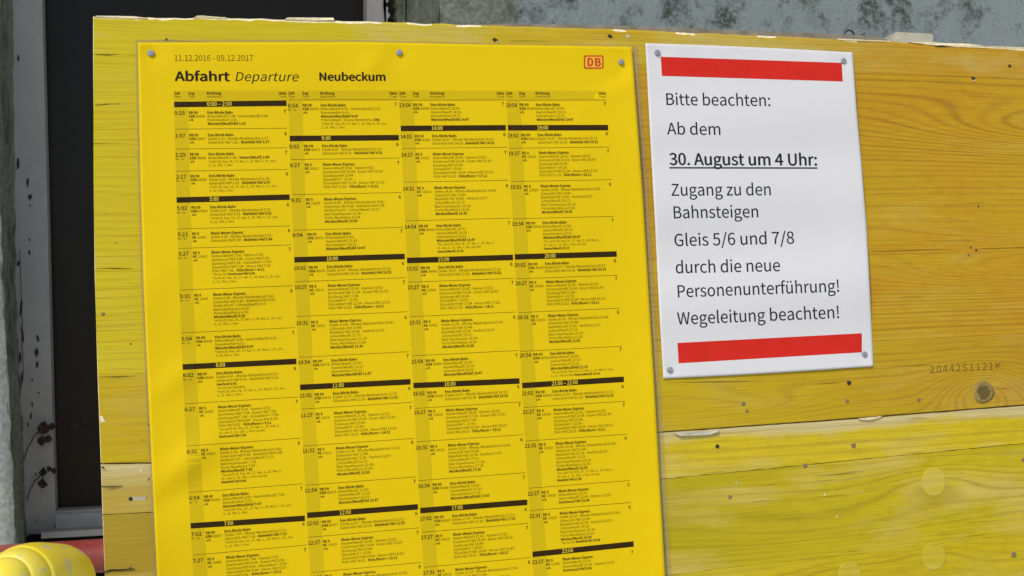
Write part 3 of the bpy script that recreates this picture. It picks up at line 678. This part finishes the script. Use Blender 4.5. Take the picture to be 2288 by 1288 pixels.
logo = Ink(); text_ink(logo, 'D', 1311.0, 148.2, 17.6, 14.0, .0, .03, res=4, bold=2.4, lift=.00012); text_ink(logo, 'B', 1327.6, 148.2, 17.6, 14.0, .0, .03, res=4, bold=2.4, lift=.00012)
logo.build('logo_letters', M['logo_red'], lg)
# column headings
for c in range(4):
    ink = Ink(); L = CL[c](212); Wd = CR[c](212) - L
    for fx, a_, b_, rgt in ((0.0, 'Zeit', 'Time', 0), (.127, 'Zug', 'Train', 0), (.292, 'Richtung', 'Destination', 0), (1.0, 'Gleis', 'Track', 1)):
        text_ink(ink, a_, L + fx * Wd, 211.5, 5.6, None, 0, SK, bold=.7, right=bool(rgt)); text_ink(ink, b_, L + fx * Wd, 218.5, 4.6, None, 0, SK, slant=.2, right=bool(rgt))
    tag(ink.build('column_heading', M['ink_small'], poster), kind='stuff')
# hour bars
BARS = [[(234, '0:00 – 2:00', 640, 231), (447.5, '5:00', 647, 441), (820.5, '6:00', 662, 808), (1175.5, '7:00', 681, 1158.5)],
        [(310, '9:00', 891, 308), (581, '10:00', 904, 573.5), (866, '11:00', 917, 853.5), (1152, '12:00', 933.5, 1133)],
        [(287.5, '14:00', 1130, 286), (582.6, '15:00', 1146, 575.6), (862, '16:00', 1160.5, 851.7), (1141.4, '17:00', 1177.8, 1122.7)],
        [(286, '19:00', 1358.6, 285.7), (574.6, '20:00', 1377.7, 568), (862, '21:00 – 22:00', 1393.7, 848), (1239.3, '23:00', 1415.5, 1216)]]
for c in range(4):
    for (y, s, xr_, yr) in BARS[c]:
        x0 = CL[c](y); sl_ = (yr - y) / (xr_ - x0); ink = Ink(); rect_ink(ink, x0, y - 6.2, xr_, y + 6.2, sl_, .00009, 40)
        b = ink.build('hour_bar', M['bar'], poster); ink = Ink(); fx = .292 * (xr_ - x0)
        text_ink(ink, s, x0 + fx, y + sl_ * fx + 4.0, 8.8, {4: 21, 5: 26.5, 11: 56, 13: 62}[len(s)] * (1 - .02 * c), sl_, SK, bold=.5, lift=.00014); ink.build('hour_text', M['bartext'], b)
# entries
def hm(h, m): 
    h += m // 60; return '%d:%02d' % (h % 24 if h >= 24 else h, m % 60)
N1 = '*nicht 26. Dez, 14., 17. Apr, 1., 25. Mai, 5., 15. Jun,'; N2 = '3., 31. Okt, 1. Nov'
NS = ['*Sa, auch 26. Dez, 14., 17. Apr, 1., 25. Mai, 5.,', '15. Jun, 3., 31. Okt, 1. Nov nur bis']
def lines_for(kind, h):
    B = '\x01'
    if kind == 'e69': return 'Ems-Börde-Bahn', ['Oelde %s - Rheda-Wiedenbrück %s -' % (hm(h, 7), hm(h, 13)), 'Gütersloh Hbf %s - %s' % (hm(h, 18), B + 'Bielefeld Hbf ' + hm(h, 32))]
    if kind == 'w69': return 'Ems-Börde-Bahn', ['Ahlen(Westf) %s -' % hm(h, 59), 'Hamm(Westf) %s -' % hm(h, 70), 'Drensteinfurt %s -' % hm(h, 91), B + 'Münster(Westf)Hbf ' + hm(h, 107)]
    if kind == 'w69s': return 'Ems-Börde-Bahn', ['Ahlen(Westf) %s - Hamm(Westf) %s -' % (hm(h, 59), hm(h, 70)), 'Drensteinfurt %s -' % hm(h, 91), B + 'Münster(Westf)Hbf ' + hm(h, 107)]
    if kind == 'w6': return 'Rhein-Weser-Express', ['Hamm(Westf) %s - Kamen %s -' % (hm(h, 42), hm(h, 52)), 'Dortmund Hbf %s - Essen Hbf %s -' % (hm(h, 64), hm(h, 90)), 'Duisburg Hbf %s -' % hm(h, 104), 'Düsseldorf + %s -' % hm(h, 116), 'Düsseldorf Hbf %s - Neuss Hbf %s -' % (hm(h, 124), hm(h, 143)), 'Köln Hbf %s - %s' % (hm(h, 172), B + 'Köln/Bonn + ' + hm(h, 191))]
    if kind == 'w6s': return 'Rhein-Weser-Express', ['Hamm(Westf) %s - Kamen %s -' % (hm(h, 42), hm(h, 52)), 'Dortmund Hbf %s - Essen Hbf %s -' % (hm(h, 64), hm(h, 90)), 'Duisburg Hbf %s - Düsseldorf + %s -' % (hm(h, 104), hm(h, 116)), 'Düsseldorf Hbf %s - Neuss Hbf %s -' % (hm(h, 124), hm(h, 143)), 'Köln Hbf %s - %s' % (hm(h, 172), B + 'Köln/Bonn + ' + hm(h, 191))]
    if kind == 'e6': return 'Rhein-Weser-Express', ['Oelde %s - Rheda-Wiedenbrück %s -' % (hm(h, 36), hm(h, 42)), 'Gütersloh Hbf %s -' % hm(h, 48), 'Bielefeld Hbf %s - Herford %s -' % (hm(h, 58), hm(h, 67)), 'Löhne(Westf) %s -' % hm(h, 73), 'Bad Oeynhausen %s -' % hm(h, 78), 'Porta Westfalica %s -' % hm(h, 84), B + 'Minden(Westf) ' + hm(h, 90)]
    if kind == 'e6s': return 'Rhein-Weser-Express', ['Oelde %s - Rheda-Wiedenbrück %s -' % (hm(h, 36), hm(h, 42)), 'Gütersloh Hbf %s - Bielefeld Hbf %s -' % (hm(h, 48), hm(h, 58)), 'Herford %s - Löhne(Westf) %s -' % (hm(h, 67), hm(h, 73)), 'Bad Oeynhausen %s -' % hm(h, 78), 'Porta Westfalica %s -' % hm(h, 84), B + 'Minden(Westf) ' + hm(h, 90)]
    if kind == 'do': return 'Rhein-Weser-Express', ['Ahlen(Westf) %s -' % hm(h, 33), 'Hamm(Westf) %s - Kamen %s -' % (hm(h, 42), hm(h, 52)), B + 'Dortmund Hbf ' + hm(h, 64)]
    if kind == 'x': return None
B = '\x01'
ENT = [
 [(253, '0:29', 'RB 69', 'ERB 89996', 7, ('Ems-Börde-Bahn', ['Ahlen(Westf) 0:34 - Hamm(Westf) 0:44 -', 'Drensteinfurt 1:03 -', B + 'Münster(Westf)Hbf 1:19']), [], 0),
  (303.5, '1:07', 'RB 69', 'ERB 89997', 6, ('Ems-Börde-Bahn', ['Oelde 1:12 - Rheda-Wiedenbrück 1:17 -', 'Gütersloh Hbf 1:22 - ' + B + 'Bielefeld Hbf 1:37']), [], 0),
  (346.5, '1:29', 'RB 69', 'ERB 89998', 7, ('Ems-Börde-Bahn', ['Ahlen(Westf) 1:34 - ' + B + 'Hamm(Westf) 1:44']), [N1, N2], 1),
  (395.4, '2:17', 'RB 69', 'ERB 89999', 6, ('Ems-Börde-Bahn', ['Oelde 2:22 - Rheda-Wiedenbrück 2:28 -', 'Gütersloh Hbf 2:33 - ' + B + 'Bielefeld Hbf 2:47']), [N1, N2], 1),
  (465.7, '5:02', 'RB 69', 'ERB 89963', 6, lines_for('e69', 5), [N1, N2], 1),
  (524.5, '5:21', 'RE 6', 'RE 10645', 6, ('Rhein-Weser-Express', ['Oelde 5:26 - Rheda-Wiedenbrück 5:32 -', 'Gütersloh Hbf 5:38 - ' + B + 'Bielefeld Hbf 5:46']), [], 1),
  (567.5, '5:27', 'RE 6', 'RE 10602', 7, lines_for('w6s', 5), ['*Sa nur bis ' + B + 'Dortmund Hbf 6:04', N1, N2], 1),
  (662.6, '5:31', 'RE 6', 'RE 10601', 6, lines_for('e6s', 5), [N1, N2], 1),
  (758, '5:54', 'RB 69', 'ERB 89964', 7, lines_for('w69s', 5), [N1, N2], 1),
  (839.5, '6:02', 'RB 69', 'ERB 89965', 6, ('Ems-Börde-Bahn', ['Oelde 6:07 - Rheda-Wiedenbrück 6:13 -', 'Gütersloh Hbf 6:18 - Bielefeld Hbf 6:32 -', B + 'Herford 6:41']), ['*Sa nur bis Bielefeld', N1, N2], 1),
  (915.6, '6:27', 'RE 6', 'RE 10606', 7, lines_for('w6s', 6), NS + [B + 'Dortmund Hbf 7:04'], 0),
  (1010, '6:31', 'RE 6', 'RE 10603', 6, lines_for('e6s', 6), NS + [B + 'Bielefeld Hbf 6:58'], 0),
  (1114, '6:54', 'RB 69', 'ERB 89966', 7, lines_for('w69s', 6), [N1, N2], 1),
  (1195, '7:02', 'RB 69', 'ERB 89967', 6, lines_for('e69', 7), [N1, N2], 1),
  (1254, '7:27', 'RE 6', 'RE 10608', 7, lines_for('w6s', 7), [], 0)],
 [(236.5, '8:54', 'RB 69', 'ERB 89970', 7, lines_for('w69s', 8), ['*Hamm(Westf) - Münster(Westf)Hbf an ' + B + 'ERB', N1, N2], 1),
  (328, '9:02', 'RB 69', 'ERB 89971', 6, lines_for('e69', 9), [], 0), (370, '9:27', 'RE 6', 'RE 10612', 7, lines_for('w6', 9), [], 0),
  (448, '9:31', 'RE 6', 'RE 10609', 6, lines_for('e6s', 9), [], 0), (526, '9:54', 'RB 69', 'ERB 89972', 7, lines_for('w69', 9), [], 0),
  (600, '10:02', 'RB 69', 'ERB 89973', 6, lines_for('e69', 10), [], 0), (642.6, '10:27', 'RE 6', 'RE 10614', 7, lines_for('w6', 10), [], 0),
  (722.7, '10:31', 'RE 6', 'RE 10611', 6, lines_for('e6', 10), [], 0), (810.5, '10:54', 'RB 69', 'ERB 89974', 7, lines_for('w69', 10), [], 0),
  (884.7, '11:02', 'RB 69', 'ERB 89975', 6, lines_for('e69', 11), [], 0), (929, '11:27', 'RE 6', 'RE 10616', 7, lines_for('w6', 11), [], 0),
  (1008, '11:31', 'RE 6', 'RE 10613', 6, lines_for('e6', 11), [], 0), (1097, '11:54', 'RB 69', 'ERB 89976', 7, lines_for('w69', 11), [], 0),
  (1170.4, '12:02', 'RB 69', 'ERB 89977', 6, lines_for('e69', 12), [], 0), (1214, '12:27', 'RE 6', 'RE 10618', 7, lines_for('w6', 12), [], 0), (1292, '12:31', 'RE 6', 'RE 10615', 6, lines_for('e6', 12), [], 0)],
 [(235.5, '13:54', 'RB 69', 'ERB 89980', 7, lines_for('w69', 13), [], 0),
  (305.7, '14:02', 'RB 69', 'ERB 89981', 6, lines_for('e69', 14), [], 0), (346.5, '14:27', 'RE 6', 'RE 10622', 7, lines_for('w6', 14), [], 0),
  (422.3, '14:31', 'RE 6', 'RE 10619', 6, lines_for('e6', 14), [], 0), (507.5, '14:54', 'RB 69', 'ERB 89982', 7, lines_for('w69', 14), NS + [B + 'Hamm(Westf) 15:10'], 0),
  (601, '15:02', 'RB 69', 'ERB 89983', 6, lines_for('e69', 15), [], 0), (642.8, '15:27', 'RE 6', 'RE 10624', 7, lines_for('w6', 15), [], 0),
  (721.6, '15:31', 'RE 6', 'RE 10621', 6, lines_for('e6', 15), [], 0), (809, '15:54', 'RB 69', 'ERB 89984', 7, lines_for('w69', 15), [], 0),
  (880.6, '16:02', 'RB 69', 'ERB 89985', 6, lines_for('e69', 16), [], 0), (922.4, '16:27', 'RE 6', 'RE 10626', 7, lines_for('w6', 16), [], 0),
  (1001.3, '16:31', 'RE 6', 'RE 10623', 6, lines_for('e6', 16), [], 0), (1087, '16:54', 'RB 69', 'ERB 89986', 7, lines_for('w69', 16), [], 0),
  (1160, '17:02', 'RB 69', 'ERB 89987', 6, lines_for('e69', 17), [], 0), (1202, '17:27', 'RE 6', 'RE 10628', 7, lines_for('w6', 17), [], 0), (1280.8, '17:31', 'RE 6', 'RE 10625', 6, lines_for('e6', 17), [], 0)],
 [(235.5, '18:54', 'RB 69', 'ERB 89990', 7, lines_for('w69', 18), [], 0),
  (303.4, '19:02', 'RB 69', 'ERB 89991', 6, lines_for('e69', 19), [], 0), (343.5, '19:27', 'RE 6', 'RE 10632', 7, lines_for('w6', 19), [], 0),
  (418.4, '19:31', 'RE 6', 'RE 10629', 6, lines_for('e6', 19), [], 0), (500.8, '19:54', 'RB 69', 'ERB 89992', 7, lines_for('w69', 19), NS + [B + 'Hamm(Westf) 20:10'], 0),
  (592.7, '20:02', 'RB 69', 'ERB 89993', 6, lines_for('e69', 20), [], 0), (633.7, '20:27', 'RE 6', 'RE 10634', 7, lines_for('w6', 20), [], 0),
  (709.9, '20:31', 'RE 6', 'RE 10631', 6, lines_for('e6', 20), [], 0), (795, '20:54', 'RB 69', 'ERB 89994', 7, lines_for('w69', 20), ['*Sa, auch 26. Dez, 14., 17. Apr, 1., 25. Mai, 5. Jun,', '3., 31. Okt nur bis ' + B + 'Hamm(Westf) 21:10'], 0),
  (879.6, '21:02', 'RB 69', 'ERB 89995', 6, lines_for('e69', 21), [], 0), (921.4, '21:27', 'RE 6', 'RE 10636', 7, lines_for('w6', 21), [], 0),
  (997, '21:31', 'RE 6', 'RE 10633', 6, lines_for('e6', 21), NS + [B + 'Bielefeld Hbf 21:58'], 0), (1104, '22:27', 'RE 6', 'RE 10638', 7, lines_for('do', 22), [], 0),
  (1154, '22:31', 'RE 6', 'RE 10635', 6, lines_for('e6', 22), ['*Sa nur bis ' + B + 'Bielefeld Hbf 22:58'], 0), (1257, '23:27', 'RE 6', 'RE 10640', 7, lines_for('do', 23), [], 0)]]
SEP = [[289, 333.6, 383, 512, 555.5, 648.6, 744.4, 902.7, 997, 1101, 1241], [223.6, 357, 435.6, 515, 630, 707.7, 799, 914.6, 997, 1084.7, 1201, 1280],
       [224.3, 332.3, 407.5, 494, 631, 708, 795.7, 913, 987.7, 1074.4, 1190, 1268], [224.3, 331.7, 406, 489.5, 623.7, 698.9, 785.7, 911, 986, 1091.4, 1141.4]]
def bikes(ink, x, y, sl_):
    for cx in (0, 5.2):
        n = 8; P_ = [(cx + r * math.cos(2 * math.pi * k / n), r * math.sin(2 * math.pi * k / n)) for r in (1.9, 1.0) for k in range(n)]
        ink.add([x + p[0] for p in P_], [y + p[1] + sl_ * p[0] for p in P_], [(k, n + k, n + (k + 1) % n, (k + 1) % n) for k in range(n)], psheet, .0001)
    for (x0, y0, x1, y1) in ((0, 0, 2, -3), (2, -3, 5.2, 0), (1.6, -3, 4.2, -3), (4.2, -4, 5.2, 0)):
        ink.add([x + x0, x + x0 + .8, x + x1 + .8, x + x1], [y + y0, y + y0, y + y1, y + y1], [(0, 1, 2, 3)], psheet, .00012)
LS = 8.3
for c in range(4):
    for (y, tm, z1, z2, tr_, tl, notes, wk) in ENT[c]:
        xm = CL[c](y); Wd = CR[c](y) - xm; sl_ = slope(y + 10); s_ = np.interp(c, [0, 3], [1.0, .93]) * Wd / np.interp(c, [0, 3], [252, 226])
        big = Ink(); sm = Ink()
        x0 = xm - (2 if c else 0)
        text_ink(big, tm, x0, y + 4.2, 8.4, (23.5 if len(tm) == 4 else 27.5) * s_, sl_, SK, bold=.55)
        if wk: text_ink(sm, 'Mo - Sa', x0 + .35 * 1, y + 4.2 + 7.4, 4.4, None, sl_, SK, squeeze=.95)
        xz = xm + .127 * Wd; yz = y + .127 * Wd * sl_ - .8
        text_ink(big, z1, xz, yz + 2.9, 5.8, None, sl_, SK, bold=.5, squeeze=1.0)
        w1 = text_ink(big, z2.split()[0], xz + SK * 8, yz + 2.9 + LS, 5.6, None, sl_, SK, bold=.45, squeeze=1.0)
        text_ink(sm, z2.split()[1], xz + SK * 8 + w1 + 2.0, yz + 2.9 + LS + sl_ * w1, 5.4, None, sl_, SK, squeeze=1.0)
        bikes(sm, xz + SK * 16 + 3, yz + .5 + 2 * LS, sl_)
        xd = xm + .292 * Wd; yd = y + .292 * Wd * sl_
        text_ink(big, tl[0], xd, yd + 2.2, 5.9, (58 if tl[0][0] == 'E' else 73) * s_, sl_, SK, bold=.5)
        row = 1
        for kind, ls in (('n', tl[1]), ('s', notes)):
            for ln in ls:
                yy = yd + 2.2 + row * LS * (1.0 if kind == 'n' else .985); xx = xd + SK * row * LS; cap = 5.7 if kind == 'n' else 4.9
                segs = ln.split(B); xo = 0
                if segs[0]:
                    xo = text_ink(sm, segs[0], xx, yy, cap, None, sl_, SK, squeeze=(1.0 if kind == 'n' else 1.0) * s_)
                if len(segs) > 1: text_ink(big, segs[1], xx + xo, yy + sl_ * xo, cap, None, sl_, SK, bold=.5, squeeze=1.0 * s_)
                row += 1
        xt = CR[c](y) + (0 if c != 3 else 0); text_ink(big, str(tr_), xt - 1.5, y + (xt - xm) * sl_ - 1.0 + 2.5, 7.2, None, sl_, SK, bold=.5, right=True)
        e = tag(big.build('departure_entry', M['ink'], poster), kind='stuff'); tag(sm.build('fine_print', M['ink_small'], e), kind='stuff')
    for y in SEP[c]:
        ink = Ink(); x0 = CL[c](y); rect_ink(ink, x0 + 1, y - .45, CR[c](y), y + .45, slope(y + 10), .00009, 14)
        ink.build('separator_line', M['ink_small'], poster)

# ------------------------------------------------------------------ white notice
def wdisp(x, y):
    s = (x - (1442 + (y - 97) * .0534)) / 463.0
    d = 1.5 + 1.0 * np.sin(y * .0300 + s * 1.1 + .2) * np.clip((y - 180) / 150, 0, 1) + .85 * np.sin(y * .0165 + s * 2.2 + 1.7) + .22 * np.sin(x * .055) * np.exp(-((y - 110) / 40.) ** 2) + .55 * s
    d = d + 1.0 * gs(s, y, .98, 480, .1, 190) + .6 * gs(s, y, 0.02, 520, .12, 60)
    for (cx, cy) in ((1469, 118), (1885, 136), (1497, 827), (1932, 792)): d = d - .9 * gs(x, y, cx, cy, 26, 26)
    return np.maximum(d, .25) * MM
def wsheet(x, y, lift=0.0): return at(x, y, -(wdisp(x, y) + lift))
notice = empty('paper_notice', tuple(at1(1482, 846, -.001)), 'white paper notice with two red bars nailed beside the yellow timetable', 'notice')
ny, nx = 130, 80; V = []
for side in (0, 1):
    for j in range(ny):
        v = j / (ny - 1)
        xa = np.interp(v, [0, .25, .55, .8, 1], [1442, 1451.5, 1464, 1473, 1482]); xb = np.interp(v, [0, .18, .35, .56, .8, 1], [1904.8, 1913.8, 1924.5, 1936.3, 1945, 1951.3])
        ya, yb = 97 + (846.4 - 97) * v, 117.6 + (819 - 117.6) * v
        s = np.linspace(0, 1, nx); V.append(wsheet(xa + (xb - xa) * s, ya + (yb - ya) * s + 3.0 * np.sin(np.pi * s) * (1 - 2 * v) * -.6, -.00018 if side else 0))
V = np.concatenate(V); N = nx * ny; F = grid_faces(nx, ny) + [tuple(reversed(f)) for f in grid_faces(nx, ny, N)]
rim = [j * nx for j in range(ny)] + [(ny - 1) * nx + i for i in range(1, nx)] + [j * nx + nx - 1 for j in range(ny - 2, -1, -1)] + [i for i in range(nx - 2, 0, -1)]
F += [(rim[k], rim[k] + N, rim[(k + 1) % len(rim)] + N, rim[(k + 1) % len(rim)]) for k in range(len(rim))]
o = mesh_obj('sheet', V, F, M['white'], notice, True); o.data.polygons.foreach_set('use_smooth', [i < len(F) - len(rim) for i in range(len(F))])
def bar4(tl, tr_, br, bl, n=50, m=8):
    ink = Ink(); X, Y = [], []
    for j in range(m):
        v = j / (m - 1)
        for i in range(n):
            u = i / (n - 1); X.append((tl[0] * (1 - u) + tr_[0] * u) * (1 - v) + (bl[0] * (1 - u) + br[0] * u) * v); Y.append((tl[1] * (1 - u) + tr_[1] * u) * (1 - v) + (bl[1] * (1 - u) + br[1] * u) * v)
    ink.add(X, Y, grid_faces(n, m), wsheet, .00009); return ink
bar4((1476.3, 127.3), (1880.8, 140.9), (1883.1, 182.5), (1479, 170)).build('red_bar', M['red'], notice)
bar4((1513.7, 766.8), (1925.7, 745.1), (1925.7, 787.6), (1516.4, 812.3)).build('red_bar', M['red'], notice)
for (s, xa, ya, xb, yb, cap, bold) in [('Bitte beachten:', 1486, 234.9, 1723.5, 237.6, 26, 0), ('Ab dem', 1490.7, 300.9, 1612.5, 302, 26, 0), ('30. August um 4 Uhr:', 1495, 368.8, 1827, 370.2, 26, 1.7), ('Zugang zu den', 1499, 437.9, 1725, 436.7, 26.5, 0),
                                 ('Bahnsteigen', 1502.5, 488.4, 1697, 486, 26.5, 0), ('Gleis 5/6 und 7/8', 1505.5, 550.5, 1776, 544.8, 27, 0), ('durch die neue', 1508.5, 611.2, 1744.5, 606.3, 27, 0), ('Personenunterführung!', 1511.5, 665.1, 1878, 652.2, 27, 0), ('Wegeleitung beachten!', 1513, 725.8, 1878, 711, 27, 0)]:
    ink = Ink(); sl_ = (yb - ya) / (xb - xa)
    text_ink(ink, s, xa, ya, cap, xb - xa, sl_, .055, fk='cal', res=6, bold=bold if bold else .45, sheet=wsheet, squeeze=1.0)
    o = ink.build('text_line', M['ink_a4'], notice)
    if bold:
        ink = Ink(); rect_ink(ink, 1495.5, 373.8, 1826.5, 377.0, .0018, .0001, 40, wsheet); ink.build('underline', M['ink_a4'], o)
# stamped number on the wood
ink = Ink(); text_ink(ink, '2044251121K', 2077, 834, 16, 163, -.055, .02, fk='cal', res=2, sheet=lambda x, y, l: at(x, y, np.full(np.shape(x), -.00012 - l)), lift=.0, squeeze=1.0, track=.15)
ink.build('stamped_number', M['stamp'], p1)
bpy.data.objects.remove(_to)

# ------------------------------------------------------------------ nails holding the sheets
def nail(px, py, depth, label, r=0.0027, tilt=(0, 0)):
    c = at1(px, py, -depth)
    prof = [(r * .35, -.0010), (r * .98, -.0004), (r, .0), (r * .95, .00045), (r * .7, .0006), (r * .25, .00065)]
    V, F = lathe(prof, c, (tilt[0], -1, tilt[1]), 20)
    sh, fsh = lathe([(.0007, -.0125), (.0007, -.0008)], c, (tilt[0], -1, tilt[1]), 8)
    V, F = join([(V, F), (sh, fsh)])
    o = mesh_obj('nail', V, F, M['nail'], None, True); tag(o, label, 'nail', 'zinc nails holding the paper sheets'); return o
nail(337, 119, float(pdisp(np.array([337.]), np.array([119.]))[0]) + .0012, 'grey domed nail in the top left corner of the yellow timetable')
nail(892, 118, float(pdisp(np.array([892.]), np.array([118.]))[0]) + .0012, 'grey domed nail at the middle of the timetable top edge')
nail(1388, 139, float(pdisp(np.array([1388.]), np.array([139.]))[0]) + .0012, 'grey domed nail in the timetable corner right of the red logo', tilt=(.1, .1))
for (x, y, lb) in [(1469, 118, 'grey nail in the top left corner of the white notice'), (1885, 136, 'grey nail at the top right end of the upper red bar'), (1497, 827, 'grey nail in the bottom left corner of the white notice'), (1932, 792, 'grey nail at the bottom right end of the lower red bar')]:
    nail(x, y, float(wdisp(np.array([float(x)]), np.array([float(y)]))[0]) + .0011, lb, .0027)

# ------------------------------------------------------------------ small things at the top edge
pts = []
for k in range(13):
    t_ = math.radians(-20 + 220 * k / 12); p = at1(1897 + 11.5 * math.cos(t_), 81 - 13 * math.sin(t_), .031); pts.append(tuple(p))
v, f = tube(pts, .0009, 8); tag(mesh_obj('wire_loop', v, f, M['wire'], None, True), 'small black wire loop sticking up behind the board top edge', 'wire loop')
a = at([1996, 2003, 2083, 2084, 2084, 1990], [76, 72, 76, 80, 118, 114], [.030] * 6); n = 6
V = [tuple(p) for p in a] + [(p[0], p[1] + .03, p[2]) for p in a]
tag(mesh_obj('wood_block', V, [tuple(range(n))] + [tuple(range(2 * n - 1, n - 1, -1))] + [(i, n + i, n + (i + 1) % n, (i + 1) % n) for i in range(n)], M['block']), 'pale wooden block sticking up behind the board at the right', 'wood block')

# ------------------------------------------------------------------ red rail and yellow cap, lower left
t = NT('faded_red_paint', 0.35, 0.4); P = t.pos()
t.color(t.mix(t.ramp(t.noise(P, 25.0, 3, .5), [(.35, 0.0), (.7, 1.0)]), (0.25, 0.032, 0.03), (0.36, 0.11, 0.09))); M['redrail'] = t.m
yr_ = .14; a0 = at1(-300, 1276, yr_); a1 = at1(900, 1198, yr_); rr_ = .0145
v, f = lathe([(rr_ * .9, -.001), (rr_, .003), (rr_, np.linalg.norm(a1 - a0) - .003), (rr_ * .9, np.linalg.norm(a1 - a0))], tuple(a0), tuple(a1 - a0), 48)
tag(mesh_obj('barrier_rail', v, f, M['redrail'], None, True), 'round faded red rail running behind the yellow cap and boards', 'rail')
t = NT('worn_yellow_paint', 0.42, 0.35); P = t.pos()
wn = t.noise(P, 75.0, 3, .6, .3); c_ = t.mix(t.ramp(t.noise(P, 30.0, 2, .5), [(.3, 0.0), (.7, 1.0)]), (0.86, 0.66, 0.03), (0.90, 0.74, 0.10))
c_ = t.mix(t.math('MULTIPLY', t.ramp(wn, [(.59, 0.0), (.63, 1.0)]), .7), c_, (0.58, 0.56, 0.44)); t.color(c_); t.bump(wn, .15, .001); M['cap'] = t.m
cc = at1(62, 1303, -.10); px1 = np.linalg.norm(at1(63, 1303, -.10) - cc)
R0 = 97 * px1
cap = empty('yellow_post_cap', tuple(cc), 'rounded worn yellow plastic cap with stepped rings at the lower left', 'post cap')
ax = Vector((-.34, -1.0, .20)).normalized()
prof = [(R0 * .80, -.054), (R0 * .97, -.050), (R0, -.044), (R0, -.012), (R0 * .985, -.004), (R0 * .95, .004), (R0 * .90, .011), (R0 * .86, .0145)]
V, F = lathe(prof, tuple(cc), tuple(ax), 72); mesh_obj('outer_shell', V, F, M['cap'], cap, True)
prof = [(R0 * .84, .008), (R0 * .84, .016), (R0 * .81, .0205), (R0 * .75, .025), (R0 * .68, .029), (R0 * .62, .0305)]
V, F = lathe(prof, tuple(cc), tuple(ax), 72); mesh_obj('middle_ring', V, F, M['cap'], cap, True)
prof = [(R0 * .60, .027), (R0 * .60, .032), (R0 * .57, .036), (R0 * .47, .0405), (R0 * .32, .0445), (R0 * .15, .0465), (R0 * .03, .047)]
V, F = lathe(prof, tuple(cc), tuple(ax), 72); mesh_obj('inner_dome', V, F, M['cap'], cap, True)
post = cc - np.array(ax) * .03
v, f = lathe([(.03, 0), (.03, post[2] + 1.4 - R0 * .5)], (post[0], post[1] + .012, -1.4), (0, 0, 1), 32); mesh_obj('post', v, f, M['cap'], cap, True)
